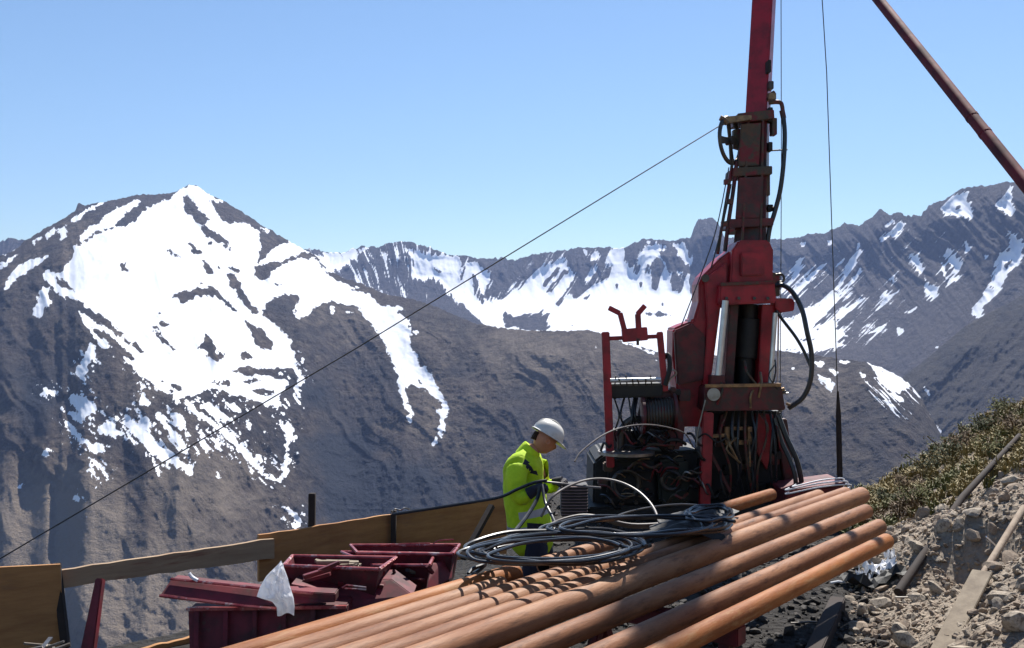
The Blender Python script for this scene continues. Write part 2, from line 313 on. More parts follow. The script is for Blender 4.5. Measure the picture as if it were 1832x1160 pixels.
R_LEFT = [
 c4((1045,163),(1080,163),(1120,198),(1150,250),(1215,300),(1185,333),(1140,322),(1100,282),(1058,232)), c4((1150,333),(1200,343),(1280,398),(1345,482),(1310,474),(1258,424),(1190,398)),
 c4((1050,412),(1100,436),(1170,502),(1140,510),(1088,463)), c4((1158,518),(1203,548),(1234,613),(1198,613),(1176,572)), c4((958,462),(1055,530),(1030,530),(966,492)),
 c4((1308,568),(1385,578),(1396,634),(1350,602)), c4((1308,598),(1354,618),(1405,700),(1445,770),(1494,842),(1468,850),(1416,802),(1374,742),(1326,682)),
 c4((1000,735),(1060,713),(1180,688),(1260,698),(1294,748),(1386,840),(1340,824),(1280,774),(1240,744),(1200,748),(1150,742),(1085,775),(1055,785)),
 c4((1400,876),(1450,896),(1514,938),(1580,1030),(1562,1062),(1498,1044),(1456,972),(1434,922)), c4((1133,636),(1185,670),(1160,676)),
 c4((1180,948),(1218,990),(1234,1030),(1252,1070),(1304,1080),(1282,1114),(1228,1118),(1178,1086),(1208,1070),(1190,1047),(1132,1047),(1168,1010)),
 c4((1382,1075),(1420,1062),(1454,1100),(1400,1114)), c4((868,912),(912,918),(934,980),(1024,1052),(1000,1060),(928,1014),(896,952)), c4((912,905),(950,887),(988,910),(950,928)),
 c4((697,550),(728,548),(742,602),(708,592)), c4((903,840),(933,828),(928,854)), c4((375,735),(430,755),(540,828),(640,898),(722,970),(854,1072),(818,1064),(698,979),(598,915),(478,848),(398,795)),
 c4((508,910),(640,965),(704,1028),(804,1124),(748,1096),(638,1026)), c4((318,622),(382,656),(454,728),(400,706),(338,674)), c4((600,1028),(700,1058),(792,1114),(738,1104)),
 c4((858,298),(908,332),(888,328)), c4((930,298),(1003,342),(978,338)), c4((1248,558),(1278,574),(1260,588)), c4((1193,430),(1227,443),(1205,458)), c4((1480,600),(1500,590),(1560,575),(1730,500),(1760,490),(1700,520),(1560,600),(1545,650),(1520,640),(1495,650)),
 c5((788,318),(862,368),(914,412),(868,402)), c5((1088,358),(1182,352),(1214,382),(1128,372)), c5((1306,398),(1432,400),(1422,428),(1326,422)), c5((1210,298),(1280,285),(1450,288),(1540,290),(1545,332),(1470,322),(1380,320),(1260,327)),
 c5((880,370),(930,380),(950,410),(915,400)), c5((1240,350),(1320,345),(1380,362),(1300,365)), c6((640,300),(580,318),(600,330)), c6((810,590),(822,590),(818,608)), c6((870,725),(920,735),(910,750)), c6((885,800),(930,830),(910,835)), c6((150,305),(200,310),(160,335)),
 c8((560,1000),(640,1050),(560,1010)), c8((600,1000),(690,1070),(610,1015)),
]
S_FAR = [
 c6((480,160),(560,135),(640,125),(560,190),(500,230),(430,240),(400,150)),
 c6((830,130),(870,130),(930,170),(1030,170),(1110,180),(1130,260),(1150,330),(1250,440),(1300,420),(1280,480),(1340,500),(1350,560),(1250,530),(1130,425),(1060,360),(990,290),(900,290),(865,270),(870,200)),
 c7((0,300),(100,330),(60,480),(130,340),(200,330),(290,420),(240,560),(300,600),(380,560),(470,470),(600,380),(720,330),(780,300),(800,350),(840,420),(800,480),(780,560),(860,560),(960,480),(1020,460),(1060,400),(1080,280),(1110,240),(1160,235),(1180,350),(1220,400),(1250,420),(1300,240),(1330,220),(1440,220),(1440,260),(1380,260),(1430,330),(1450,420),(1470,520),(1540,530),(1580,400),(1600,540),(1640,560),(1800,600),(2150,800),(2300,960),(1370,980),(1000,850),(660,800),(380,765),(230,690),(100,580),(30,530),(0,525)),
 c7((1480,215),(1560,205),(1600,330),(1560,350),(1520,260)), c7((1500,380),(1540,390),(1520,430)), c7((900,240),(925,260),(915,290)), c7((945,290),(1000,250),(990,300),(950,330)), c7((900,440),(990,350),(970,400),(915,450)), c7((1310,190),(1330,185),(1325,215)), c7((760,310),(785,290),(780,340)),
 c8((140,615),(180,560),(265,488),(302,478),(240,545),(160,625)), c8((50,630),(120,558),(148,488),(188,446),(184,494),(152,555),(100,608)), c8((336,605),(388,528),(412,458),(448,408),(468,408),(444,482),(402,555),(360,618)),
 c8((343,492),(380,458),(428,432),(380,478)), c8((358,645),(410,588),(468,492),(474,510),(432,575),(380,638)), c8((90,755),(200,705),(330,608),(364,640),(250,728),(130,788)),
 c8((0,720),(100,740),(160,740),(230,700),(330,640),(340,660),(240,730),(300,720),(330,720),(220,780),(330,770),(350,760),(340,800),(400,830),(350,860),(400,880),(300,900),(250,912),(150,915),(0,915)),
 c8((348,745),(378,700),(430,688),(504,636),(440,696),(380,738)), c8((540,714),(620,636),(674,598),(602,676)), c8((558,655),(612,598),(600,620)), c8((498,824),(594,776),(560,810)), c8((645,793),(684,810),(660,828)),
 c8((868,212),(930,148),(1000,118),(1003,170),(1022,254),(960,232),(900,244)), c8((1135,188),(1195,140),(1212,78),(1222,246),(1180,212)), c8((588,294),(642,258),(642,276),(600,302)), c8((618,348),(658,288),(698,268),(682,302),(640,344)), c8((558,354),(590,318),(622,324),(580,364)),
 c8((713,433),(752,443),(774,500),(762,524),(738,472)), c8((786,516),(802,588),(854,598),(834,642),(786,664),(818,632),(786,612)), c8((896,398),(932,438),(968,480),(954,544),(876,594),(928,532),(928,484),(896,452)), c8((866,470),(884,480),(896,545),(884,540)), c8((983,358),(1004,400),(990,424)),
 c8((1208,318),(1274,380),(1254,474),(1194,524),(1162,604),(1112,654),(1082,684),(1062,756),(1022,732),(1028,700),(1068,660),(1088,600),(1128,510),(1156,420),(1208,420)),
 c8((678,728),(774,682),(720,718)), c8((958,822),(1034,778),(980,820)), c8((838,893),(872,880),(850,896)), c8((903,862),(922,853),(915,866)), c8((168,376),(192,368),(192,392)), c8((298,360),(322,358),(322,388)), c8((448,402),(466,368),(467,412)), c8((148,468),(184,448),(182,474)),c8((1085,430),(1100,435),(1090,460)),c8((630,540),(642,545),(636,570)),
]
R_FAR = [
 c7((365,680),(380,648),(430,680),(480,680),(560,662),(674,662),(654,720),(694,750),(650,782),(520,775),(440,762),(380,757),(365,720)), c7((168,478),(202,498),(254,588),(240,614),(178,542)), c7((258,480),(322,438),(322,502),(290,574),(263,522)),
 c7((1285,655),(1400,660),(1490,680),(1400,685),(1300,678)), c7((625,480),(720,360),(745,365),(650,500)), c7((645,530),(780,380),(805,385),(680,530)), c7((700,600),(850,430),(870,450),(730,620)), c7((460,510),(560,380),(590,380),(470,515)), c7((370,450),(430,390),(400,440)), c7((880,570),(950,530),(920,575)),
 c7((1315,350),(1380,290),(1430,350),(1400,430),(1390,530),(1340,500),(1320,430)), c7((1100,470),(1120,470),(1115,515)), c7((1220,330),(1280,250),(1270,390),(1240,410)), c7((1260,460),(1280,460),(1275,510)), c7((1215,520),(1225,525),(1215,550)), c7((770,740),(840,740),(830,748)), c7((1405,600),(1420,595),(1415,620)),
 c6((1130,200),(1150,190),(1130,290),(1110,300)), c6((1170,260),(1190,260),(1240,400),(1200,370)), c6((970,225),(1000,240),(1040,270),(990,250)), c6((1280,330),(1330,240),(1350,250),(1300,390)),
 c8((936,178),(965,200),(944,214)), c8((1178,482),(1224,448),(1192,504)), c8((1106,590),(1144,588),(1120,624)), c8((1095,640),(1110,635),(1100,655)), c8((80,770),(200,735),(100,760)), c8((240,800),(340,790),(260,812)), c8((150,850),(330,840),(200,860)), c8((60,905),(200,890),(120,908)),
]
ext = 160; MW = 1832+2*ext
def raster(polys, W=MW, Hh=1330):
    a = np.zeros((Hh, W), np.float32)
    for p in polys:
        x = np.array([q[0]+ext for q in p]); y = np.array([q[1] for q in p]); n = len(p)
        y0 = max(0, int(y.min())-1); y1 = min(Hh-1, int(y.max())+2); x0 = max(0, int(x.min())-1); x1 = min(W-1, int(x.max())+2)
        if x1 <= x0 or y1 <= y0: continue
        yy, xx = np.mgrid[y0:y1, x0:x1]+.5; ins = np.zeros(yy.shape, bool)
        for i in range(n):
            xa, ya, xb, yb = x[i], y[i], x[(i+1)%n], y[(i+1)%n]
            if ya == yb: continue
            ins ^= ((ya > yy) != (yb > yy)) & (xx < (xb-xa)*(yy-ya)/(yb-ya)+xa)
        a[y0:y1, x0:x1][ins] = 1
    return a
def blur(a, n):
    k = np.ones(2*n+1)/(2*n+1)
    a = np.apply_along_axis(lambda v: np.convolve(v, k, 'same'), 0, a); return np.apply_along_axis(lambda v: np.convolve(v, k, 'same'), 1, a)
def lookup(a, px, py):
    x = np.clip(px+ext, 0, a.shape[1]-1.01); y = np.clip(py, 0, a.shape[0]-1.01); ix = x.astype(int); iy = y.astype(int); fx = x-ix; fy = y-iy
    return (a[iy, ix]*(1-fx)+a[iy, ix+1]*fx)*(1-fy)+(a[iy+1, ix]*(1-fx)+a[iy+1, ix+1]*fx)*fy
mk_left = blur(np.clip(raster(S_LEFT)-raster(R_LEFT), 0, 1), 2)
mk_far = blur(np.clip(raster(S_FAR)-raster(R_FAR), 0, 1), 1)

def rock_mat(name, cA, cB, cTan, bs):
    m, t, b = new_mat(name)
    tc = nd(t, 'ShaderNodeTexCoord'); v = tc.outputs['Object']
    n1 = noise_node(t, .006, 9, .62, v); n2 = noise_node(t, .045, 8, .72, v); n3 = noise_node(t, .0022, 5, .6, v)
    r1 = ramp(t, n1.outputs[0], .36, .64); base = mixc(t, r1.outputs[0], cA, cB)
    r2 = ramp(t, n2.outputs[0], .42, .66); base = mixc(t, r2.outputs[0], base, tuple(.55*(a+c)*.9 for a, c in zip(cA, cTan)))
    at = nd(t, 'ShaderNodeAttribute', attribute_name='scree_shade'); mm = nd(t, 'ShaderNodeMath', operation='MULTIPLY_ADD')
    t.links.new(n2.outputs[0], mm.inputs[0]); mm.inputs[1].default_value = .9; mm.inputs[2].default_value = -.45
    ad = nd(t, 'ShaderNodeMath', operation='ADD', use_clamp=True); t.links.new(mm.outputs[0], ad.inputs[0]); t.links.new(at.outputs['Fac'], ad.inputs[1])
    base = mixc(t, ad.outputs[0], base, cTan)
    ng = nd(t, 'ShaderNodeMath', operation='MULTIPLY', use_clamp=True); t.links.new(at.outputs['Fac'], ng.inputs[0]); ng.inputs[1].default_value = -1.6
    base = mixc(t, ng.outputs[0], base, (.016, .020, .030))  # negative values put blue valley shade into the rock colour
    sn = nd(t, 'ShaderNodeAttribute', attribute_name='snow')
    n4 = noise_node(t, .17, 5, .75, v); mk0 = nd(t, 'ShaderNodeMath', operation='MULTIPLY_ADD'); t.links.new(n2.outputs[0], mk0.inputs[0]); mk0.inputs[1].default_value = .6; t.links.new(sn.outputs['Fac'], mk0.inputs[2])
    mk = nd(t, 'ShaderNodeMath', operation='MULTIPLY_ADD'); t.links.new(n4.outputs[0], mk.inputs[0]); mk.inputs[1].default_value = .8; t.links.new(mk0.outputs[0], mk.inputs[2])
    rs = nd(t, 'ShaderNodeMapRange'); rs.inputs['From Min'].default_value = 1.05; rs.inputs['From Max'].default_value = 1.13; t.links.new(mk.outputs[0], rs.inputs[0])
    snowc = mixc(t, r1.outputs[0], (.84, .85, .87), (.72, .74, .79))
    t.links.new(mixc(t, rs.outputs[0], base, snowc), b.inputs['Base Color']); b.inputs['Roughness'].default_value = .9
    b.inputs['Specular IOR Level'].default_value = .15
    inv = nd(t, 'ShaderNodeMath', operation='MULTIPLY_ADD'); t.links.new(rs.outputs[0], inv.inputs[0]); inv.inputs[1].default_value = -bs*.88; inv.inputs[2].default_value = bs
    sm = nd(t, 'ShaderNodeMath', operation='MULTIPLY_ADD'); t.links.new(n4.outputs[0], sm.inputs[0]); sm.inputs[1].default_value = .5; t.links.new(n2.outputs[0], sm.inputs[2])
    bb = bump(t, sm.outputs[0], b, .5, 22); t.links.new(inv.outputs[0], bb.inputs['Strength'])
    return m
def interp(pts, x): p = np.array(pts, float); return np.interp(x, p[:, 0], p[:, 1])
def mountain(name, px0, px1, step, sky_pts, y0_pts, slope_fn, mat_, mask, relief_fn, scree_shade_fn, jag=1.5, ybot=1300, nrow=380, pxw=0, streak=None, rpow=1.25, yref=800, wob=2.2):
    cols = np.arange(px0, px1+step, step); sky_ = interp(sky_pts, cols); sky_ = sky_+jag*(ridged(cols/9, cols*0, 5, 4, .6)-.5)*-3.0
    Y0 = interp(y0_pts, cols)
    t_ = (np.linspace(0, 1, nrow))**rpow
    py = sky_[None, :]+(ybot-sky_[None, :])*t_[:, None]; px = np.broadcast_to(cols[None, :], py.shape)
    kk = np.hanning(61); kk /= kk.sum(); cs = lambda v: np.convolve(np.pad(v, 30, 'edge'), kk, 'valid')
    gy = np.linspace(290, ybot, 460); gpx, gpy = np.meshgrid(cols, gy); gk = (CY-gy)/F; ms = slope_fn(gpx, gpy, 0)
    Yg = np.ones(gpx.shape)
    for i in range(1, len(gy)):
        mm_ = np.maximum(ms[i], gk[i-1]+.05); Yg[i] = Yg[i-1]*(mm_-gk[i-1])/(mm_-gk[i])
    ss = cs(interp(sky_pts, cols)); ref = np.array([np.interp(ss[j], gy, Yg[:, j]) for j in range(len(cols))]); Yg = Yg*cs(cs(cs(cs(Y0/ref))))[None, :]
    Y = np.stack([np.interp(py[:, j], gy, Yg[:, j]) for j in range(len(cols))], 1); k = (CY-py)/F
    Y = Y*(1+relief_fn(px, py)*np.clip(t_[:, None]*12+.25, 0, 1))
    lx = px+fbm(px/9, py/9, 41, 4)*wob*2.3+fbm(px/28, py/28, 43, 3)*2; ly = py+fbm(px/9, py/9, 47, 4)*wob*2.3
    snow = lookup(mask, lx, ly)
    if streak is not None: snow = snow+streak(px, py)
    scree_shade = scree_shade_fn(px, py)
    X = (px-CX)/F*Y; Z = CAMZ+k*Y
    # the far side of the crest, falling away
    nb = 14; bx = []; by = []; bz = []; 
    dirx = X[0]/np.hypot(X[0], Y[0]); diry = Y[0]/np.hypot(X[0], Y[0])
    for j in range(nb, 0, -1):
        s = (j/nb)**1.5*900; nn = fbm(cols/60, np.full(cols.shape, j*.6), 77, 4)*40*(j/nb)
        bx.append(X[0]+dirx*s); by.append(Y[0]+diry*s); bz.append(Z[0]-s*.75-2*j*0+nn-(3 if j else 0))
    X = np.vstack([bx, X]); Yf = np.vstack([by, Y]); Z = np.vstack([bz, Z])
    pad = np.repeat(snow[:1], nb, 0)*.6; snow = np.vstack([pad, snow]); scree_shade = np.vstack([np.repeat(scree_shade[:1], nb, 0), scree_shade])
    o = grid_mesh(name, X, Yf, Z, mat_, True, {'snow': snow, 'scree_shade': scree_shade}); tag(o, kind='structure'); return o

sky_left = [(-160,505),(-60,480),(0,458),(20,452),(36,440),(44,431),(53,427),(81,409),(96,401),(118,390),(134,378),(139,366),(143,364),(152,369),(174,364),(199,359),(230,353),(258,347),(270,349),(298,347),(314,343),(329,336),(338,331),(351,333),(373,347),(397,359),(419,371),(444,387),(466,402),(491,416),(512,429),(522,435),(545,448),(575,462),(600,490),(620,500),(643,507),(660,514),(695,529),(733,535),(778,548),(805,562),(847,578),(888,586),(940,592),(992,593),(1051,591),(1076,598),(1127,615),(1174,630),(1250,640),(1330,632),(1392,628),(1440,634),(1478,639),(1544,647),(1590,664),(1623,684),(1645,706),(1660,735),(1680,772),(1700,805),(1740,870),(1832,960),(1990,1080)]
y0_left = [(-160,2000),(0,2190),(110,2350),(200,2490),(340,2700),(560,2500),(700,2350),(1000,2000),(1400,1750),(1700,1450),(1990,1200)]
def gsum(px, py, L):
    r = 0
    for x, y, sx, sy, a in L: r = r+a*np.exp(-(((px-x)/sx)**2+((py-y)/sy)**2))
    return r
def relief_left(px, py):
    wx = px+fbm(px/140, py/140, 21, 3)*45; wy = py+fbm(px/140, py/140, 23, 3)*45
    u = (wx*.80-wy*.60); v = (wx*.60+wy*.80)            # gullies run down to the right
    sn = np.clip(lookup(mk_vw, px, py), 0, 1)
    big = ridged(u/120, v/420, 3, 3, .5)*.030
    mid = ridged(u/46, v/95, 8, 5, .55)*.011
    fine = (ridged(px/17, py/20, 12, 4, .6)-.5)*.0045
    flat = 1-.7*sn
    zz_ = 1-.75*np.exp(-((px-90)/190)**2-((py-980)/150)**2)
    return -zz_*(big*(1-.35*sn)+mid*flat+fine*flat*1.2)+gsum(px, py, [(610,760,60,190,.035),(330,980,60,120,-.015),(470,900,70,120,.02)])
mk_soft = blur(mk_left, 6); mk_vw = blur(blur(mk_left, 16), 12)
def slope_left(px, py, t): return .50+.05*fbm(px/420, py/160, 61, 3)+.10*np.clip((py-700)/400, 0, 1)-.06*lookup(mk_soft, px, py)
def scree_shade_left(px, py):
    s = gsum(px, py, [(50,930,130,90,1.2),(190,950,60,60,.8),(300,900,60,60,.4),(230,1090,240,110,1.25),(370,880,80,70,.55),(150,820,60,50,.35),(560,700,60,60,-.3),(770,740,40,60,.3),(1010,650,160,60,.35),(430,840,60,60,.35),(1450,690,90,60,.5),(1350,700,80,60,.3),(640,560,60,30,.2),(930,640,90,40,.25),(620,850,60,110,-.7),(60,700,80,90,-.45),(245,950,28,70,-.5),(1000,740,120,60,-.35),(730,880,90,50,-.4),(1560,760,70,60,-.4),(1430,790,50,50,-.45),(480,800,60,60,-.3),(240,830,40,40,-.3)])  # positive spots are tan scree, negative ones are painted valley shade
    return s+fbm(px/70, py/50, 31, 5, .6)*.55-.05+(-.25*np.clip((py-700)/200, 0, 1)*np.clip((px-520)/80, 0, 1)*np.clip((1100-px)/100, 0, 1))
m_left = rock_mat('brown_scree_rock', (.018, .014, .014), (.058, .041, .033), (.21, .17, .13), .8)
def streak_left(px, py):
    u = px*.72-py*.69; v = px*.69+py*.72
    n = fbm(u/4.0, v/26, 91, 4, .6)+.6*fbm(px/5, py/5, 95, 3); near = np.exp(-((lookup(mk_soft, px, py)-.5)/.28)**2)
    g2 = np.exp(-((px-1600)/75)**2-((py-705)/55)**2)+.6*np.exp(-((px-400)/90)**2-((py-790)/60)**2)
    n = n+.35*fbm(px/2.6, py/2.6, 99, 2)
    n2_ = fbm(u/3.2, v/40, 97, 3, .6); sp_ = np.exp(-((lookup(mk_vw, px, py)-.28)/.2)**2)*np.clip((py-610)/50, 0, 1)*np.clip((700-px)/100, 0, 1)
    return np.maximum(0, fbm(u/4.5, v/9, 98, 3, .6)-.22)*4.5*sp_+np.maximum(0, g2*(n2_*1.5+.08))+n*near*(1.0+.6*np.clip((py-640)/120, 0, 1))-.05
mountain('left_mountain_and_ridge', -160, 1992, 1.8, sky_left, y0_left, slope_left, m_left, mk_left, relief_left, scree_shade_left, 1.7, 1300, 440, streak=streak_left)

sky_far = [(-160,470),(-40,448),(0,433),(16,427),(40,429),(60,436),(120,470),(400,500),(500,470),(537,446),(560,447),(588,452),(612,452),(633,446),(654,441),(675,443),(695,436),(716,434),(733,433),(750,440),(771,443),(788,452),(805,459),(833,459),(871,464),(899,462),(923,467),(950,457),(988,452),(1035,443),(1059,445),(1089,443),(1117,445),(1135,436),(1152,428),(1198,432),(1225,428),(1237,424),(1240,412),(1243,402),(1250,394),(1261,391),(1275,393),(1284,399),(1290,412),(1296,424),(1330,430),(1370,427),(1403,430),(1442,421),(1475,418),(1490,411),(1511,399),(1520,402),(1537,403),(1552,396),(1562,387),(1573,376),(1587,381),(1595,386),(1605,381),(1623,387),(1649,385),(1656,374),(1663,367),(1689,358),(1710,345),(1728,336),(1754,334),(1804,327),(1826,324),(1900,318),(1992,300)]
y0_far = [(-160,4300),(500,4300),(700,4600),(1250,4500),(1500,3900),(1832,3100),(1992,2900)]
mk_fsoft = blur(mk_far, 5); mk_fwide = blur(blur(mk_far, 9), 6)
def relief_far(px, py):
    lean = np.interp(px, [600, 700, 900, 1150, 1400, 1832], [.3, -.2, -.75, -.1, -.9, -.8])
    wx = px+fbm(px/90, py/90, 121, 3)*20; u = wx-lean*(py-430)*-1.0
    sn = lookup(mk_fsoft, px, py); hi = np.clip(1-(py-430)/170, .12, 1)
    return -(ridged(u/46, py/240, 103, 4, .55)*.026*hi+ridged(u/15, py/70, 108, 3, .55)*.007*hi+ridged(px/12, py/15, 116, 3)*.004*hi+fbm(px/7, py/9, 112, 3)*.0018)*(1-.5*sn)+gsum(px, py, [(1690,430,70,60,.012),(1760,620,70,50,.01)])
def slope_far(px, py, t): return np.clip(1.05-(py-430)/150, .30, 1.05)*np.interp(px, [1400, 1600], [1, 1])+.25*np.clip((px-1450)/150, 0, 1)*np.clip((py-480)/60, 0, 1)
def streak_far(px, py, amp=1.9):
    lean = np.interp(px, [500, 640, 720, 900, 1150, 1300, 1400, 1832], [.9, .5, .2, -.85, -.25, -.3, -1.0, -.95])
    u = px+(py-430)*-lean; n = fbm(u/5.5, py/45, 131, 4, .62); fine = fbm(u/2.6, py/22, 137, 2)
    sm = lookup(mk_fwide, px, py); left = np.exp(-((px-660)/75)**2)+.95*np.exp(-((px-1480)/95)**2-((py-570)/75)**2)+.35*np.exp(-((px-1680)/110)**2-((py-460)/70)**2)+.3*np.exp(-((px-1000)/120)**2-((py-500)/50)**2)
    crisp = 1-2*np.abs(2*vn(u/7, py/70, 171)-1)+.5*(1-2*np.abs(2*vn(u/3.4, py/40, 173)-1)); n = n*.7+crisp*.28
    hi = np.clip((620-py)/100, 0, 1)*np.interp(px, [1380, 1480, 1832], [1, .4, .25])
    cent = np.exp(-((sm-.5)/.35)**2)
    edge = np.exp(-((lookup(mk_fsoft, px, py)-.45)/.3)**2)*np.clip((px-1380)/40, 0, 1)
    return edge*n*.9+amp*(n*.95+fine*.35)*(cent*.7+left*.55+.18*hi)-.06*(1-sm)+left*.06
def scree_far(px, py): return np.clip((py-470)/250, 0, .35)*np.clip((px-1400)/100, 0, 1)+fbm(px/40, py/40, 141, 4)*.18
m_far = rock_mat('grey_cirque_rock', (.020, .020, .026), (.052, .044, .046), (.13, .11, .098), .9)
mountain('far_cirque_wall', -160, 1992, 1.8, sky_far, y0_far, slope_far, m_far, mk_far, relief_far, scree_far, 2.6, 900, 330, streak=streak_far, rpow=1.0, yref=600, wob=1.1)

sky_sp = [(1440,800),(1560,720),(1600,690),(1623,668),(1645,652),(1670,632),(1700,606),(1732,580),(1770,560),(1800,545),(1832,527),(1992,450)]
def relief_sp(px, py):
    u = px+py*.9; return -(ridged(u/60, (py-px*.3)/160, 151, 4, .55)*.02+fbm(px/9, py/9, 153, 4)*.003)
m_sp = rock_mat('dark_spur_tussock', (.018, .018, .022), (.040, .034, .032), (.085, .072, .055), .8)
no_snow = [c8((780,1088),(812,1098),(802,1134)), c8((650,1130),(690,1150),(740,1190),(700,1170)), c5((0,0),(1,0),(1,1))]
mk_sp = raster(no_snow+[[(1655,690),(1662,700),(1664,712),(1657,704)], [(1661,742),(1665,745),(1663,753)], [(1668,757),(1684,773),(1681,779),(1672,763)]])
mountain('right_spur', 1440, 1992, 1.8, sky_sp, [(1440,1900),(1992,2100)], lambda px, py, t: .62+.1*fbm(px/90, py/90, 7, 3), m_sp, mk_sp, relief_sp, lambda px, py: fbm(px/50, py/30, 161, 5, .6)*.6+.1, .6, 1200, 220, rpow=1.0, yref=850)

# air
g = G().box((0, 2600, 260), (11000, 7200, 1530))
m = bpy.data.materials.new('mountain_air'); m.use_nodes = True; t = m.node_tree; t.nodes.remove(t.nodes['Principled BSDF'])
pv = nd(t, 'ShaderNodeVolumePrincipled'); pv.inputs['Color'].default_value = (.42, .58, 1, 1); pv.inputs['Density'].default_value = 5.5e-5; pv.inputs['Anisotropy'].default_value = 0.0
t.links.new(pv.outputs[0], t.nodes['Material Output'].inputs['Volume'])
hz = build('haze', g, m); tag(hz, kind='stuff'); hz.visible_shadow = True

# ------------------------------------------------------------ fence boards round the pad
BH = 1.7
def bl(px, H=BH):                          # a point on the barrier line under picture column px
    # line through (-3.17,6.8) and (-0.14,9.56)
    k = (px-CX)/F; dx, dy = 3.03, 2.76
    s = (k*6.8+3.17)/(dx-k*dy); return Vector((-3.17+dx*s, 6.8+dy*s, 0))
def board(name, px0, py0a, py0b, px1, py1a, py1b, off, th_, m, parent):
    a = bl(px0); c = bl(px1); n = Vector((2.76, -3.03, 0)).normalized(); a = a+n*off; c = c+n*off
    def z(p, py): return CAMZ-(py-CY)/F*p.y
    seg = 14; vs = []; jt = [random.uniform(-.006, .006) for _ in range(2*seg+2)]
    for i in range(seg+1):
        q = a.lerp(c, i/seg); top = z(a, py0a)+(z(c, py1a)-z(a, py0a))*i/seg+jt[i]; bot = z(a, py0b)+(z(c, py1b)-z(a, py0b))*i/seg+jt[i+seg]
        b_ = n*(.004*math.sin(i*1.7)); f = q+n*th_/2+b_; r_ = q-n*th_/2+b_
        vs += [Vector((f.x, f.y, bot)), Vector((f.x, f.y, top)), Vector((r_.x, r_.y, top)), Vector((r_.x, r_.y, bot))]
    g = G(); g.add(vs, [(0,1,2,3)]+[(i*4+k, (i+1)*4+k, (i+1)*4+(k+1)%4, i*4+(k+1)%4)[::-1] for i in range(seg) for k in range(4)]+[tuple(seg*4+k for k in (3,2,1,0))])
    return build(name, g, m, parent)
fr = empty('board_fence', bl(560)); tag(fr, 'timber board fence along the left edge of the drill pad', 'fence')
board('plank', 97, 1020, 1052, 484, 963, 998, .05, .035, 'wood2', fr)
board('plank', 462, 957, 1040, 700, 920, 1010, 0, .03, 'wood', fr)
board('plank', 700.5, 921, 1015, 905, 889, 990, 0, .03, 'wood', fr)
board('plank', 203, 1172, 1190, 345, 1137, 1153, .03, .04, 'wood', fr)['label'] = 'low brown plank at the foot of the fence'
for px, py0, wd in ((562, 884, .055), (697, 912, .045)):
    p = bl(px); n = Vector((2.76, -3.03, 0)).normalized(); q = p+n*(-.05 if px == 562 else .045); z1 = CAMZ-(py0-CY)/F*p.y
    build('post', G().bar((q.x, q.y, -.3), (q.x+.01, q.y, z1), wd, .05), 'darkwood', fr, bevel=.004)
g = G(); p = bl(760); n = Vector((2.76, -3.03, 0)).normalized(); g.bar(P(828, 1000, 8.6), P(880, 905, 8.95), .05, .04); build('brace', g, 'darkwood', fr)
# tied wire tails on top of the boards
g = G(); g.tube([P(700, 921, 7.95), P(706, 911, 7.95), P(716, 913, 8.0), P(724, 909, 8.0), P(733, 912, 8.1)], .006, 6, smooth=4)
tag(build('wire_tie', g, 'steel', loc=P(700, 921, 7.95)), 'thin bright wire twisted over the top edge of the fence boards', 'wire')
# big plywood sheet at far left
g = G(); a = P(-140, 1022, 6.35); c = P(108, 1010, 6.72); nn = (c-a).cross(Vector((0, 0, 1))).normalized()*.025
vs = [a, c, Vector((c.x+.04, c.y, .62-.66)), Vector((a.x, a.y, -.2))]
sh = build('plywood_sheet', G().prism(vs, -nn), 'wood', loc=a); tag(sh, 'large brown plywood sheet standing at the left end of the fence', 'board')
g = G().bar(P(100, 1008, 6.76), P(118, 1160, 6.7), .05, .05); tag(build('timber_post', g, 'darkwood', loc=P(118, 1160, 6.7), bevel=.004), 'dark timber post against the right edge of the plywood sheet', 'post')
g = G().bar(P(180, 1036, 6.35), P(148, 1225, 6.1), .045, .06, w2=.1); tag(build('steel_stake', g, 'tray_red', loc=P(148, 1225, 6.1), bevel=.006), 'dark red tapered steel stake leaning before the grey tan plank', 'stake')
# scrap at the foot of the sheet
g = G()
for i in range(9):
    p = P(random.uniform(62, 148), random.uniform(1150, 1172), 6.0+random.uniform(-.1, .2)); q = p+Vector((random.uniform(-.18, .18), random.uniform(-.1, .1), random.uniform(-.03, .05)))
    g.bar(p, q, random.uniform(.01, .035), .012)
tag(build('scrap_pile', g, 'steel', loc=P(100, 1165, 6.0)), 'small heap of grey steel scrap below the plywood sheet', 'scrap')

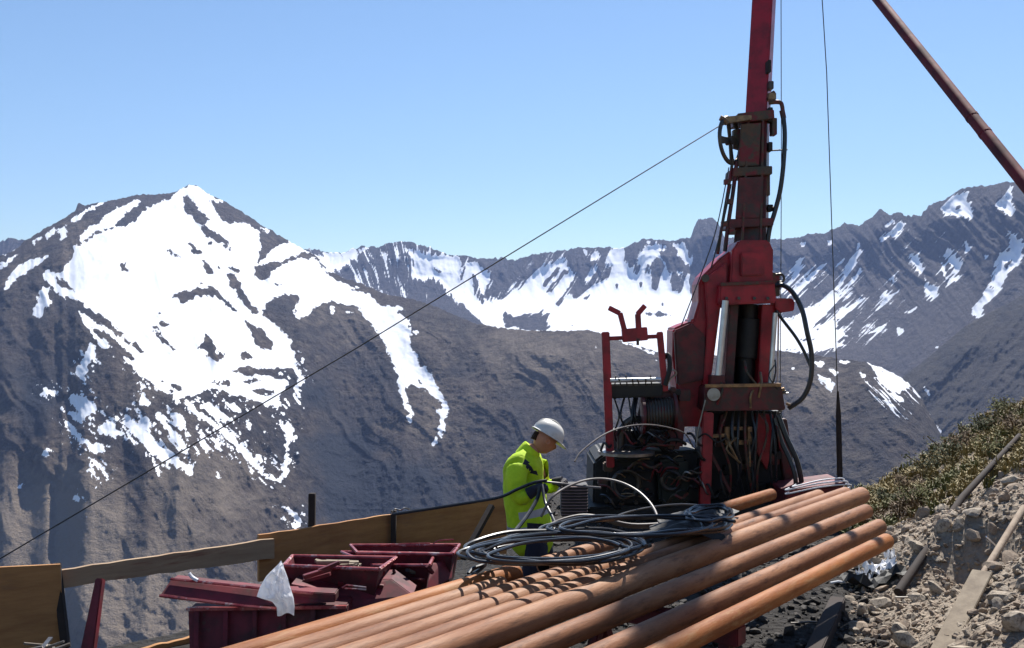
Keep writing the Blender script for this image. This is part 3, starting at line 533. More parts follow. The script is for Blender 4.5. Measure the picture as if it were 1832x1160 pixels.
# ------------------------------------------------------------ casing pipes on two trestles
PZ = CAMZ-1.5; DIR = Vector((.822, 1, 0)).normalized()
def pipe(c, y0, y1, r, m, label, z=PZ, group='drill casing pipes on the rack', dirv=.822, cat='pipe', wob=0):
    a = Vector((dirv*y0+c, y0, z)); b_ = Vector((dirv*y1+c, y1, z+wob)); d = (b_-a); L = d.length; d.normalize()
    n = 28; u = d.orthogonal().normalized(); v = d.cross(u); g = G(); vs = []
    prof = [(0, r*.80), (0, r*.985), (.006, r)]+[(L*k/10, r) for k in range(1, 10)]+[(L-.006, r), (L, r*.985), (L, r*.80)]
    vs = [a+d*t+(u*math.cos(2*math.pi*k/n)+v*math.sin(2*math.pi*k/n))*rr_ for t, rr_ in prof for k in range(n)]
    g.add(vs, [(i*n+k, i*n+(k+1)%n, (i+1)*n+(k+1)%n, (i+1)*n+k) for i in range(len(prof)-1) for k in range(n)])
    root = empty('casing_pipe', a); tag(root, label, cat, group)
    build('tube_wall', g, m, root, smooth=True)
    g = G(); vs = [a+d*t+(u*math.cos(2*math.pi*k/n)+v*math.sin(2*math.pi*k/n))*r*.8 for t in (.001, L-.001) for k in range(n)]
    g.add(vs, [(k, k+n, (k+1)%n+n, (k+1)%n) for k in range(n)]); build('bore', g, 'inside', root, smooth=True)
    return root
pr = .058
pipe(-3.00, 3.2, 6.80, .053, 'pipe2', 'lowest rusty casing pipe, nearest the rubble on the right')
pipe(-3.27, 3.2, 7.29, .056, 'pipe', 'rusty casing pipe second from the right in the row')
pipe(-3.64, 3.2, 7.88, .058, 'pipe', 'rusty casing pipe third from the right, just before the wide gap')
pipe(-4.02, 2.9, 8.62, .072, 'pipe3', 'thick pale rusty casing pipe in the middle of the row')
pipe(-4.20, 2.9, 8.70, .060, 'pipe', 'rusty casing pipe touching the far side of the thick one')
pipe(-4.36, 2.9, 8.55, .062, 'pipe3', 'pale rusty casing pipe fifth across, running beside the hose coils')
pipe(-4.52, 2.9, 6.05, .060, 'pipe', 'shorter rusty casing pipe ending before the hose coil')
pipe(-4.68, 2.9, 5.62, .060, 'pipe3', 'shortest pale casing pipe on the left of the bundle')
pipe(-4.93, 2.6, 5.89, .066, 'pipe2', 'bright orange casing pipe lying in front of the red trays', dirv=.84)
pipe(-4.93, 6.10, 6.70, .058, 'pipe3', 'short casing pipe end seen through the hose coil', dirv=.84)
pipe(-4.94, 7.15, 7.75, .05, 'pipe3', 'short pinkish casing pipe behind the hose coils', dirv=.84)
pipe(-4.99, 7.9, 8.66, .052, 'pipe2', 'short orange casing pipe under the foot of the drill rig', dirv=.84)
def trestle(y, c0, c1, label):
    q = empty('pipe_trestle', (DIR.x, y, 0)); N = Vector((1, -.822, 0)).normalized()
    def pt(c, yy): return Vector((.822*yy+c, yy, 0))
    a = pt(c0, y); b_ = a+N*((c1-c0)/N.x*.60)
    zb = PZ-.065
    g = G().bar(Vector((a.x, a.y, zb-.05)), Vector((b_.x, b_.y, zb-.05)), .1, .1); build('beam', g, 'tray_red', q, bevel=.006)
    for t in (.06, .5, .94):
        m_ = a.lerp(b_, t)
        for s in (-1, 1):
            build('leg', G().bar(Vector((m_.x, m_.y, zb-.1)), Vector((m_.x+DIR.x*.3*s, m_.y+DIR.y*.3*s, -.03)), .06), 'tray_red', q, bevel=.005)
    tag(q, label, 'trestle')
def mk_trestle(y, label):
    # a beam square to the pipes, crossing all of them
    N = Vector((1, -.822, 0)).normalized(); c = -4.2; m0 = Vector((.822*y+c, y, 0)); q = empty('pipe_trestle', m0); zb = PZ-.072
    a = m0-N*.85; b_ = m0+N*.92
    build('beam', G().bar(a+Vector((0, 0, zb-.05)), b_+Vector((0, 0, zb-.05)), .1, .1), 'tray_red', q, bevel=.006)
    for t in (.05, .5, .95):
        m_ = a.lerp(b_, t)
        for s in (-1, 1): build('leg', G().bar(m_+Vector((0, 0, zb-.1)), m_+DIR*.32*s+Vector((0, 0, -.03)), .06), 'tray_red', q, bevel=.005)
    tag(q, label, 'trestle')
mk_trestle(5.7, 'dark red steel trestle under the far part of the casing pipes'); mk_trestle(3.6, 'dark red steel trestle under the near ends of the casing pipes')
# silver box bar beside the pipes
a = P(548, 1180, 5.0); b_ = P(664, 1128, 5.25)
tag(build('square_bar', G().bar(a, b_, .035, .03), 'steel', loc=a, bevel=.003), 'silver grey square steel bar lying between the casing pipes', 'bar')

# ------------------------------------------------------------ red trays
def tray(label, pts, depth, inset, m='tray_red', contents=None, H=None):
    # pts: four rim corners (Vectors), near-left, near-right, far-right, far-left
    c = sum(pts, Vector())/4; q = empty('steel_tray', c-Vector((0, 0, depth))); tag(q, label, 'tray', None)
    bot = [p.lerp(c, inset)-Vector((0, 0, depth)) for p in pts]
    g = G(); t = .008
    inn = [p.lerp(c, .03) for p in pts]; ibot = [p.lerp(c, .03)+Vector((0, 0, t)) for p in bot]
    vs = pts+bot+inn+ibot
    fs = []
    for i in range(4):
        j = (i+1) % 4; fs += [(i, j, j+4, i+4), (i+8, i+12, j+12, j+8), (i, i+8, j+8, j)]
    fs += [(7, 6, 5, 4), (12, 13, 14, 15)]; g.add(vs, fs); build('tray_body', g, m, q)
    g = G()
    for i in range(4): g.tube([pts[i], pts[(i+1) % 4]], .013, 8)
    build('rim', g, 'tray_rim', q, smooth=True)
    return q, bot
M['tray_rim'] = mat('worn_red_rim', (.42, .12, .11), (.22, .02, .03), 10, .25, .2, .4, .6, .2, .002, c3=(.5, .4, .38), s3=7, lo3=.55, hi3=.62)
q, bot = tray('open red steel tray holding wood offcuts in front of the fence', [P(508, 1012, 6.55), P(678, 1019, 6.35), P(708, 998, 7.0), P(523, 995, 7.0)], .27, .16)
for i in range(12):
    p = P(random.uniform(560, 625), random.uniform(1004, 1014), 6.7+random.uniform(-.12, .1)); d = Vector((random.uniform(.08, .22), random.uniform(-.06, .06), random.uniform(-.03, .02)))
    off = G().bar(p-d/2, p+d/2, .035, .018); o = build('wood_offcut', off, 'stake', loc=p); tag(o, 'pale wood offcut lying in the open red tray', 'offcut', 'wood offcuts in the open red tray')
tray('red steel tray with a rounded rim behind the offcut tray', [P(668, 1012, 6.95), P(768, 1012, 6.8), P(778, 991, 7.45), P(611, 988, 7.5)], .3, .14)
tray('rearmost red steel tray close under the fence boards', [P(640, 990, 7.3), P(810, 992, 7.2), P(822, 975, 7.7), P(627, 976, 7.7)], .25, .1)
# twigs / bent rods on the rear tray
g = G()
for x0, y0, x1, y1 in ((775, 973, 790, 966), (788, 968, 803, 966), (800, 967, 812, 966), (795, 974, 818, 977), (680, 976, 770, 972)): g.tube([P(x0, y0, 7.4), P((x0+x1)/2, (y0+y1)/2-1, 7.4), P(x1, y1, 7.4)], .006, 6)
tag(build('bent_rods', g, 'tray_rim', loc=P(790, 970, 7.4)), 'thin bent rods resting on the rearmost red tray', 'rod')
# red hopper-like body in front, with channel edges
q = empty('steel_skid', P(450, 1130, 6.1)); tag(q, 'dark red steel skid with a long sloping channel in front of the fence', 'skid')
build('channel', G().prism([P(306, 1037, 6.3), P(466, 1055, 6.2), P(600, 1062, 6.1), P(600, 1078, 6.1), P(436, 1086, 6.1), P(286, 1066, 6.2)], Vector((0, .12, .0))), 'tray_red', q, bevel=.006)
build('flange', G().tube([P(306, 1036, 6.28), P(466, 1053, 6.18), P(560, 1062, 6.1)], .010, 6), 'tray_rim', q)
build('flange', G().tube([P(286, 1066, 6.18), P(436, 1085, 6.08), P(520, 1092, 6.05)], .011, 6), 'tray_rim', q)
build('box', G().prism([P(336, 1090, 6.15), P(620, 1085, 6.15), P(620, 1190, 6.0), P(340, 1200, 6.0)], Vector((0, .5, 0))), 'tray_red', q, bevel=.008)
for k in range(5): build('rib', G().bar(P(352+k*52, 1092, 6.12), P(350+k*52, 1180, 5.98), .03, .03), 'tray_red', q, bevel=.003)
build('flange', G().bar(P(334, 1090, 6.11), P(620, 1086, 6.11), .03, .02), 'tray_rim', q, bevel=.003)
build('gusset', G().prism([P(520, 1045, 6.3), P(600, 1060, 6.3), P(590, 1066, 6.3), P(540, 1060, 6.3)], Vector((0, .3, 0))), 'tray_red', q, bevel=.004)
build('upper_box', G().prism([P(530, 1040, 6.5), P(700, 1036, 6.5), P(740, 1066, 6.4), P(640, 1100, 6.3), P(530, 1085, 6.3)], Vector((0, .25, 0))), 'tray_red', q, bevel=.006)
build('bracket', G().tube([P(612, 1052, 6.25), P(620, 1047, 6.25), P(655, 1051, 6.25), P(655, 1055, 6.25), P(616, 1053, 6.25)], .006, 6), 'tray_rim', q)
build('strap', G().tube([P(545, 1050, 6.25), P(590, 1057, 6.25), P(556, 1064, 6.25)], .006, 6), 'tray_rim', q)
build('end_plate', G().prism([P(700, 1030, 6.8), P(790, 1005, 7.2), P(815, 980, 7.4), P(808, 1035, 7.2), P(745, 1070, 6.8)], Vector((0, .06, 0))), 'tray_red', q, bevel=.004)
build('cross_bar', G().bar(P(470, 1060, 6.35), P(545, 1024, 6.7), .05, .03), 'tray_red', q, bevel=.004)
g = G().tube([P(338, 1026, 6.25), P(344, 1033, 6.25), P(354, 1039, 6.24)], .012, 8, smooth=3); tag(build('rope_end', g, 'white', loc=P(338, 1030, 6.25), smooth=True), 'short white rope end on the upper edge of the red skid', 'rope')
for k in range(16):
    x, y = random.uniform(520, 790), random.uniform(1022, 1062); Yk = 6.25+(x-520)/270*.55
    if y > 1095-(x-430)*.22: y -= 22
    a = P(x, y, Yk); b_ = P(x+random.uniform(-50, 60), y+random.uniform(-22, 14), Yk+random.uniform(-.05, .12))
    build('frame_bar', G().bar(a, b_, random.uniform(.018, .045), random.uniform(.012, .03)), random.choice(['tray_red', 'tray_red', 'red2', 'tray_rim', 'black']), q, bevel=.003)
# plastic bag: a hanging crumpled sheet
g = G(); nu, nv = 26, 34; vs = []
prof = [(0, 504, 2), (.12, 500, 8), (.3, 495, 19), (.5, 492, 27), (.68, 492, 33), (.74, 506, 20), (.85, 511, 16), (1, 511, 15)]
for side in (0, 1):
    for j in range(nv):
        t = j/(nv-1); cx = np.interp(t, [p[0] for p in prof], [p[1] for p in prof]); hw = np.interp(t, [p[0] for p in prof], [p[2] for p in prof])
        for i in range(nu):
            s = i/(nu-1)*2-1; px = cx+hw*s; py = 1006+t*94+3*math.sin(s*3+t*4)
            dpt = (1-s*s)**.5*hw/290*(-1 if side == 0 else 1)
            nz = float(fbm(px/9, py/16, 200+side, 4))*.05*(1-s*s)**.5
            vs.append(P(px, py, 6.0+dpt*.5+nz))
for sd_ in (0, 1):
    o_ = sd_*nu*nv; g_f = [(o_+j*nu+i, o_+j*nu+i+1, o_+(j+1)*nu+i+1, o_+(j+1)*nu+i) for j in range(nv-1) for i in range(nu-1)]
    if sd_ == 0: F0 = g_f
g.add(vs, F0+g_f); tag(build('plastic_bag', g, 'film', loc=P(511, 1100, 6.0), smooth=True), 'crumpled white plastic bag hanging on the dark red skid', 'bag')

# ------------------------------------------------------------ hose coils
def loops(cx, cy, rx, ry, n, H, r, jit, tilt=-.0, z_up=.012, start=0.0, flat=True, seed=1):
    rnd = random.Random(seed); pts = []
    for i in range(int(n*12)+1):
        a = 2*math.pi*i/12+start; k = i/12
        jx = 1+jit*math.sin(k*2.1+seed)+jit*.5*math.sin(k*5.3); jy = 1+jit*1.6*math.sin(k*3.7+seed*2)
        ox = rx*.06*math.sin(k*1.9+seed*3); oy = ry*.15*math.cos(k*2.7+seed)
        px = cx+ox+rx*jx*math.cos(a); py = cy+oy+ry*jy*math.sin(a)+tilt*(px-cx)
        p = PH(px, py, H-z_up*k-.02*max(0, math.sin(a*1.0+k))); p += Vector((rnd.gauss(0, .006), rnd.gauss(0, .013), abs(rnd.gauss(0, .008)))); pts.append(p)
    return pts
hc = 'coiled black hydraulic hose'
for i, (cx_, cy_, rx_, ry_, n, H, r, jit, tl, sd2, lab) in enumerate([
  (1002, 983, 146, 25, 6, 1.40, .0125, .10, -.03, 2, 'black hose coil lying nearest on the casing pipes'),
  (985, 988, 132, 21, 6, 1.37, .010, .14, -.04, 5, 'thinner black hose coil tangled inside the nearest coil'),
  (1140, 943, 150, 16, 6, 1.37, .011, .13, -.03, 7, 'long flat black hose coil reaching toward the rig foot'),
  (1268, 921, 38, 13, 7, 1.38, .010, .13, -.05, 9, 'small black hose coil at the foot of the rig')]):
    g = G().tube(loops(cx_, cy_, rx_, ry_, n, H, r, jit, tl, .013, seed=sd2), r, 7, smooth=6)
    tag(build('hose_coil', g, 'rubber', loc=PH(cx_, cy_, H), smooth=True), lab, 'hose')
# black rubber sheet thrown over the pipes at the foot of the rig
n = 22; vs = []; c0 = PH(1238, 940, 1.42)
for j in range(n):
    for i in range(n):
        u_ = (i/(n-1)-.5)*.52; v_ = (j/(n-1)-.5)*.85; q_ = c0+Vector((u_+v_*.35+.03*math.sin(j*1.3), v_, 0))
        hh = .045*float(fbm(q_.x*5, q_.y*4, 601, 4))+.05*math.exp(-(u_/.12)**2)-.10*max(0, abs(u_)-.2)*3; vs.append((q_.x, q_.y, PZ+.105+max(hh, -.05)))
tag(build('rubber_sheet', G().add(vs, [(j*n+i, j*n+i+1, (j+1)*n+i+1, (j+1)*n+i) for j in range(n-1) for i in range(n-1)]), 'black', loc=c0, smooth=True), 'black rubber sheet draped over the casing pipes at the foot of the rig', 'sheet')
# fan of pale thin hoses beside the worker
for i in range(9):
    k = i/8; Y = 7.15+.02*i
    g = G().tube([P(945+k*32, 962+k*10, Y-.25), P(970+k*22, 945+k*8, Y-.1), P(1015+k*14, 926+k*9, Y), P(1060+k*10, 922+k*8, Y+.05), P(1130, 938+k*6, Y+.1), P(1215, 934+k*8, Y+.2)], .008, 6, smooth=6)
    o = build('thin_hose', g, 'palehose', loc=P(1060, 925, Y), smooth=True) if 'palehose' in M else None
    if o is None:
        M['palehose'] = mat('dusty_grey_hose', (.17, .14, .125), (.09, .075, .07), 8, .4, 0, bs=.1); o = build('thin_hose', g, 'palehose', loc=P(1060, 925, Y), smooth=True)
    tag(o, 'thin dusty hose in the fan of hoses right of the worker', 'hose', 'thin hoses arching beside the worker')
def hose(pts, r, m, label, cat='hose', sm=8, r2=None):
    g = G().tube([P(*p) for p in pts], r if r2 is None else [r, r2], 8, smooth=sm); o = build('hose', g, m, loc=P(*pts[0]), smooth=True); tag(o, label, cat); return o
hose([(700, 921, 8.15), (760, 912, 8.1), (830, 901, 8.05), (893, 890, 7.95), (925, 876, 7.9), (955, 864, 7.9), (978, 860, 7.93)], .013, 'rubber', 'black hose from the fence top to the glove of the worker')
hose([(972, 862, 7.93), (1010, 866, 7.9), (1040, 870, 7.8), (1075, 873, 7.7)], .009, 'palehose', 'thin hose running right from the glove of the worker')
hose([(968, 925, 7.6), (985, 893, 7.6), (1010, 874, 7.7), (1045, 860, 7.8), (1080, 857, 7.9), (1115, 865, 7.9), (1145, 882, 7.8), (1168, 907, 7.6), (1180, 935, 7.3)], .010, 'palehose', 'large lower arc of grey hose in front of the engine')
hose([(1028, 826, 9.2), (1040, 808, 9.3), (1075, 781, 9.5), (1110, 766, 9.7), (1150, 760, 10), (1190, 764, 10.3), (1225, 776, 10.8), (1240, 800, 11)], .008, 'palehose', 'thin upper arc of grey hose beside the red guard frame')
hose([(966, 868, 7.85), (962, 890, 7.8), (945, 920, 7.6), (922, 950, 7.3), (900, 975, 7.0), (880, 992, 6.7)], .016, 'rubber', 'dark hose hanging down left from the glove to the coil')
hose([(970, 868, 7.85), (976, 900, 7.7), (988, 925, 7.5), (1000, 952, 7.2)], .012, 'rubber', 'dark hose hanging straight down from the glove')
hose([(1078, 935, 7.3), (1120, 918, 7.6), (1165, 908, 7.9), (1215, 903, 8.3), (1260, 905, 8.6)], .010, 'rubber', 'black hose sweeping from the coil to the rig base')
hose([(838, 1027, 5.9), (846, 1018, 5.95), (862, 1012, 6.0), (868, 1010, 6.05), (858, 1020, 6.0), (842, 1030, 5.9), (834, 1033, 5.85)], .012, 'rubber', 'short bent black hose end beside the orange pipe')

# ------------------------------------------------------------ drill rig
rig = empty('drill_rig', (2.95, 12.6, 0)); tag(rig, 'red track drill rig with tall mast and hydraulic hoses at the pad edge', 'drill rig')
YD = Vector((0, 1, 0))
def pz(name, poly, Y, d, m, bev=.008, parent=rig): return build(name, G().prism([P(x, y, Y) for x, y in poly], Vector((0, d, 0))), m, parent, bevel=bev)
def rt(name, pts, r, m, sm=8, parent=rig, n=8): return build(name, G().tube([P(*p) for p in pts], r, n, smooth=sm), m, parent, smooth=True)
def rrect(x0, y0, x1, y1): return [(x0, y0), (x1, y0), (x1, y1), (x0, y1)]
def beam(name, a, b, w0, w1, m, ang=0.0, parent=rig, bev=.012):
    a = Vector(a); b = Vector(b); d = (b-a).normalized(); u = Vector((math.cos(ang), math.sin(ang), 0)); u = (u-d*u.dot(d)).normalized(); v = d.cross(u)
    vs = [a+u*i*w0/2+v*j*w0/2 for i, j in ((-1,-1),(1,-1),(1,1),(-1,1))]+[b+u*i*w1/2+v*j*w1/2 for i, j in ((-1,-1),(1,-1),(1,1),(-1,1))]
    return build(name, G().add(vs, [(3,2,1,0),(4,5,6,7),(0,1,5,4),(1,2,6,5),(2,3,7,6),(3,0,4,7)]), m, parent, bevel=bev)
Ym = 12.5
MT = P(1402, -640, 13.2); MB = P(1343, 470, 12.55)
beam('mast', P(1349, 330, 12.63), MT, .275, .235, 'red', R(-24))
beam('mast_sleeve', MB, P(1352, 212, 12.7), .40, .315, 'greasered' if 'greasered' in M else 'grease', R(-20))
crn = beam('mast_shadow_crown', P(1386, -330, 13.0), P(1404, -690, 13.25), .46, .42, 'red', R(-24))  # unseen wide section, added to broaden the mast's shadow on the pipes
build('crown_sheave', G().ring(P(1404, -700, 13.2), (1, .2, 0), .24, .04, 24, 8), 'darksteel', crn, smooth=True)
# flat slider rails on the mast face
for dx in (-13, 13): build('guide_rail', G().bar(P(1352+dx, 212, 12.42), P(1343+dx*1.3, 470, 12.26), .03, .03), 'grease', rig, bevel=.004)
pz('clamp_band', [(1320, 203), (1385, 196), (1386, 212), (1319, 220)], 12.38, .45, 'grease')
pz('clamp_band', [(1312, 300), (1382, 297), (1382, 312), (1310, 316)], 12.33, .45, 'grease')
pz('clamp_band', [(1305, 392), (1384, 390), (1384, 404), (1303, 408)], 12.3, .5, 'red2')
pz('slide_plate', [(1326, 222), (1362, 220), (1358, 296), (1320, 298)], 12.36, .03, 'grease')
pz('slide_plate', [(1322, 318), (1366, 316), (1364, 390), (1316, 391)], 12.31, .03, 'red2')
# bits down the right side
for k, (x, y, ww, hh, m_) in enumerate([(1377, 118, 6, 22, 'black'), (1380, 152, 9, 14, 'darksteel'), (1382, 172, 14, 12, 'brass'), (1379, 205, 8, 26, 'black'), (1386, 226, 9, 30, 'grease'), (1379, 262, 7, 16, 'black'), (1374, 330, 8, 40, 'grease'), (1379, 372, 9, 12, 'black')]):
    pz('valve_block', rrect(x-ww/2, y-hh/2, x+ww/2, y+hh/2), 12.45, .14, m_, .006)
rt('return_pipe', [(1372, 178, 12.5), (1384, 164, 12.5), (1386, 176, 12.5), (1384, 184, 12.5)], .014, 'red2', 4)
rt('hose_elbow', [(1376, 184, 12.45), (1390, 183, 12.45), (1398, 186, 12.45), (1401, 204, 12.45)], .028, 'grease', 6)
rt('hose_fitting', [(1399, 198, 12.45), (1402, 212, 12.45)], .036, 'red2', 1)
rt('hydraulic_hose', [(1401, 204, 12.45), (1404, 240, 12.42), (1402, 290, 12.4), (1396, 340, 12.4), (1386, 380, 12.4), (1377, 410, 12.4), (1371, 450, 12.4)], .030, 'rubber')
build('stay', G().tube([P(1376, 270, 12.5), P(1409, 268, 12.4)], .010, 6), 'darksteel', rig)
build('stay', G().tube([P(1372, 372, 12.5), P(1389, 372, 12.4)], .016, 6), 'darksteel', rig)
# sheave wheel on the left of the mast
sw = build('sheave_wheel', G().ring(P(1306, 252, 12.4), (.78, -.62, .05), .285, .030, 36, 8, .8), 'darksteel', rig, smooth=True)
wc = P(1306, 252, 12.4); wax = Vector((.78, -.62, .05)).normalized(); wu = Vector((0, 0, 1)); wu = (wu-wax*wu.dot(wax)).normalized(); wv = wax.cross(wu)
build('hub', G().tube([wc-wax*.05, wc+wax*.05], .055, 14), 'darksteel', sw)
for k in range(4):
    a = k*math.pi/2+.1; d = wu*math.cos(a)+wv*math.sin(a); build('spoke', G().bar(wc+d*.04, wc+d*.275, .07, .02, up=wax, w2=.10), 'darksteel', sw, bevel=.004)
pz('sheave_bracket', [(1294, 209), (1318, 207), (1345, 206), (1345, 214), (1318, 218), (1296, 222)], 12.3, .10, 'brass', .005)
pz('sheave_bracket', [(1312, 232), (1326, 230), (1326, 268), (1312, 264)], 12.5, .10, 'grease', .005)
rt('cable_clamp', [(1288, 211, 12.28), (1296, 215, 12.28), (1302, 222, 12.28)], .035, 'brass', 3)
# lines down the left of the mast
rt('hydraulic_hose', [(1311, 285, 12.4), (1306, 320, 12.38), (1296, 380, 12.36), (1289, 420, 12.35), (1284, 455, 12.34)], .020, 'grease')
rt('hydraulic_hose', [(1318, 290, 12.4), (1312, 340, 12.36), (1303, 400, 12.34), (1297, 450, 12.34)], .026, 'red2')
rt('winch_line', [(1304, 300, 12.35), (1284, 400, 12.3), (1262, 470, 12.25), (1218, 585, 12.2)], .007, 'cable', 3)
rt('winch_line', [(1308, 330, 12.3), (1298, 380, 12.3), (1283, 440, 12.3), (1272, 480, 12.3)], .009, 'cable', 3)
for i, (x, y) in enumerate([(1301, 325), (1305, 360), (1296, 400), (1310, 415)]): pz('hose_bracket', rrect(x-5, y-4, x+6, y+5), 12.3, .06, 'grease', .003)
# swivel head
pz('head_block', [(1310, 448), (1322, 430), (1376, 430), (1384, 448), (1383, 505), (1306, 508)], 12.15, .62, 'red', .02)
pz('head_cover', [(1326, 452), (1368, 450), (1368, 492), (1326, 494)], 12.08, .07, 'red', .015)
pz('crosshead', [(1288, 508), (1386, 504), (1390, 542), (1286, 546)], 12.05, .7, 'red', .018)
pz('seam_plate', [(1290, 506), (1386, 502), (1386, 508), (1290, 512)], 12.02, .03, 'grease', .003)
for x in (1300, 1322, 1350, 1374): build('bolt', G().tube([P(x, 534, 12.0), P(x, 534, 12.06)], .022, 6), 'darksteel', rig)
pz('side_lug', [(1386, 534), (1418, 534), (1422, 541), (1421, 556), (1398, 560), (1388, 552)], 12.2, .25, 'red', .01)
pz('valve_block', rrect(1381, 488, 1396, 530), 12.2, .2, 'grease', .01)
rt('lifting_eye', [(1388, 492, 12.2), (1398, 491, 12.2), (1403, 497, 12.2), (1400, 504, 12.2), (1390, 505, 12.2)], .016, 'darksteel', 5)
rt('hydraulic_hose', [(1388, 510, 12.2), (1404, 512, 12.15), (1420, 526, 12.1), (1435, 555, 12.05), (1444, 595, 12.0), (1452, 635, 12.0), (1450, 680, 12.0), (1436, 712, 12.05), (1410, 731, 12.1)], .030, 'rubber')
rt('hydraulic_hose', [(1388, 556, 12.2), (1402, 575, 12.2), (1424, 604, 12.15), (1440, 632, 12.1), (1450, 655, 12.05)], .020, 'rubber')
# feed: rods, chuck, side plates
build('hydraulic_rod', G().tube([P(1298, 538, 12.0), P(1285, 674, 12.0)], .040, 14), 'chrome', rig, smooth=True)
build('hydraulic_rod', G().tube([P(1387, 560, 12.1), P(1378, 690, 12.1)], .030, 14), 'chrome', rig, smooth=True)
build('hydraulic_rod', G().tube([P(1393, 560, 12.5), P(1391, 690, 12.5)], .012, 10), 'chrome', rig, smooth=True)
pz('feed_plate', [(1306, 545), (1322, 545), (1312, 692), (1296, 692)], 12.25, .5, 'red2', .01)
pz('feed_plate', [(1364, 545), (1386, 545), (1376, 692), (1356, 692)], 12.3, .4, 'red', .01)
pz('feed_back', [(1306, 545), (1392, 545), (1382, 692), (1288, 692)], 12.75, .08, 'black', .004)
build('drill_chuck', G().tube([P(1341, 545, 12.5), P(1341, 570, 12.5), P(1341, 571, 12.5), P(1335, 640, 12.5), P(1334, 641, 12.5), P(1332, 694, 12.5)], [.10, .10, .15, .15, .11, .11], 18), 'black', rig, smooth=True)
build('drill_rod', G().tube([P(1334, 692, 12.5), P(1322, 905, 12.5)], .052, 14), 'brass', rig, smooth=True)
pz('rod_socket', rrect(1272, 672, 1298, 692), 11.95, .2, 'red2', .01); pz('rod_socket', rrect(1370, 686, 1398, 700), 12.0, .2, 'red2', .01)
# big curved side arm
pz('side_arm', [(1310, 446), (1288, 462), (1256, 494), (1250, 508), (1250, 540), (1240, 574), (1222, 580), (1204, 588), (1203, 640), (1210, 690), (1214, 764), (1262, 764), (1270, 700), (1278, 640), (1290, 548), (1312, 540)], 12.3, .5, 'red', .025)
pz('arm_rib', [(1262, 500), (1300, 470), (1300, 520), (1284, 560), (1268, 690), (1258, 690), (1266, 580)], 12.2, .1, 'red', .012)
pz('arm_cover', [(1206, 592), (1238, 578), (1262, 600), (1260, 680), (1212, 690)], 12.2, .1, 'red2', .02)
build('pivot_pin', G().tube([P(1262, 498, 12.1), P(1262, 498, 12.3)], .05, 14), 'darksteel', rig, smooth=True)
build('pivot_pin', G().tube([P(1277, 706, 11.85), P(1277, 706, 12.1)], .078, 16), 'chrome_dull' if 'chrome_dull' in M else 'brass', rig, smooth=True)
pz('small_tank', rrect(1201, 586, 1214, 652), 12.7, .3, 'red2', .01)
# table and lower frame
pz('table', [(1262, 692), (1398, 690), (1406, 734), (1258, 736)], 11.9, .9, 'red2', .015)
pz('table_edge', [(1262, 688), (1398, 686), (1398, 692), (1262, 694)], 11.87, .05, 'brass', .004)
pz('under_frame', [(1268, 736), (1398, 736), (1412, 790), (1420, 905), (1264, 912)], 12.35, .9, 'black', .02)
pz('frame_plate', [(1352, 740), (1384, 742), (1382, 800), (1372, 842), (1356, 812)], 12.2, .1, 'red', .01)
pz('frame_plate', [(1290, 742), (1300, 742), (1292, 800), (1280, 800)], 12.2, .1, 'red2', .01)
pz('foot_clamp', [(1298, 764), (1330, 764), (1330, 770), (1306, 770), (1306, 788), (1338, 788), (1338, 764), (1346, 764), (1346, 796), (1298, 796)], 12.05, .2, 'brass', .006)
pz('cross_bar', [(1270, 778), (1300, 776), (1300, 782), (1270, 784)], 12.0, .1, 'brass', .003)
build('front_leg', G().bar(P(1266, 738, 11.95), P(1260, 908, 11.9), .13, .12), 'red', rig, bevel=.012)
build('brace', G().bar(P(1272, 812, 12.0), P(1306, 880, 12.0), .05, .04), 'red2', rig, bevel=.006)
build('rear_leg', G().bar(P(1396, 750, 12.3), P(1418, 905, 12.3), .14, .12), 'red2', rig, bevel=.012)
rt('hydraulic_hose', [(1392, 742, 12.0), (1406, 780, 11.95), (1424, 820, 11.9), (1432, 850, 11.9), (1436, 882, 11.9)], .032, 'rubber')
rt('hydraulic_hose', [(1386, 748, 12.0), (1398, 790, 11.95), (1412, 820, 11.9), (1422, 850, 11.85), (1425, 885, 11.85)], .028, 'rubber')
for k in range(9):
    x0 = 1300+k*11; rt('hydraulic_hose', [(x0, 736, 12.1), (x0+random.uniform(-12, 12), 780, 12.0), (x0+random.uniform(-20, 16), 840, 12.0), (x0+random.uniform(-15, 20), 905, 12.1)], random.uniform(.014, .024), 'rubber' if k % 3 else 'grease')
for k in range(14):
    x, y = random.uniform(1280, 1400), random.uniform(800, 895); s = random.uniform(6, 16)
    pz('valve_block' if k % 2 else 'fitting', rrect(x, y, x+s, y+s*random.uniform(.5, 1.4)), 12.15+random.uniform(0, .15), .15, random.choice(['black', 'grease', 'darksteel', 'red2', 'black']), .01)
for k in range(10):
    x, y = random.uniform(1378, 1408), random.uniform(695, 735); rt('hose_fitting', [(x, y, 11.95), (x+random.uniform(4, 12), y+random.uniform(-6, 6), 11.95)], random.uniform(.012, .024), random.choice(['steel', 'brass', 'darksteel']), 1)
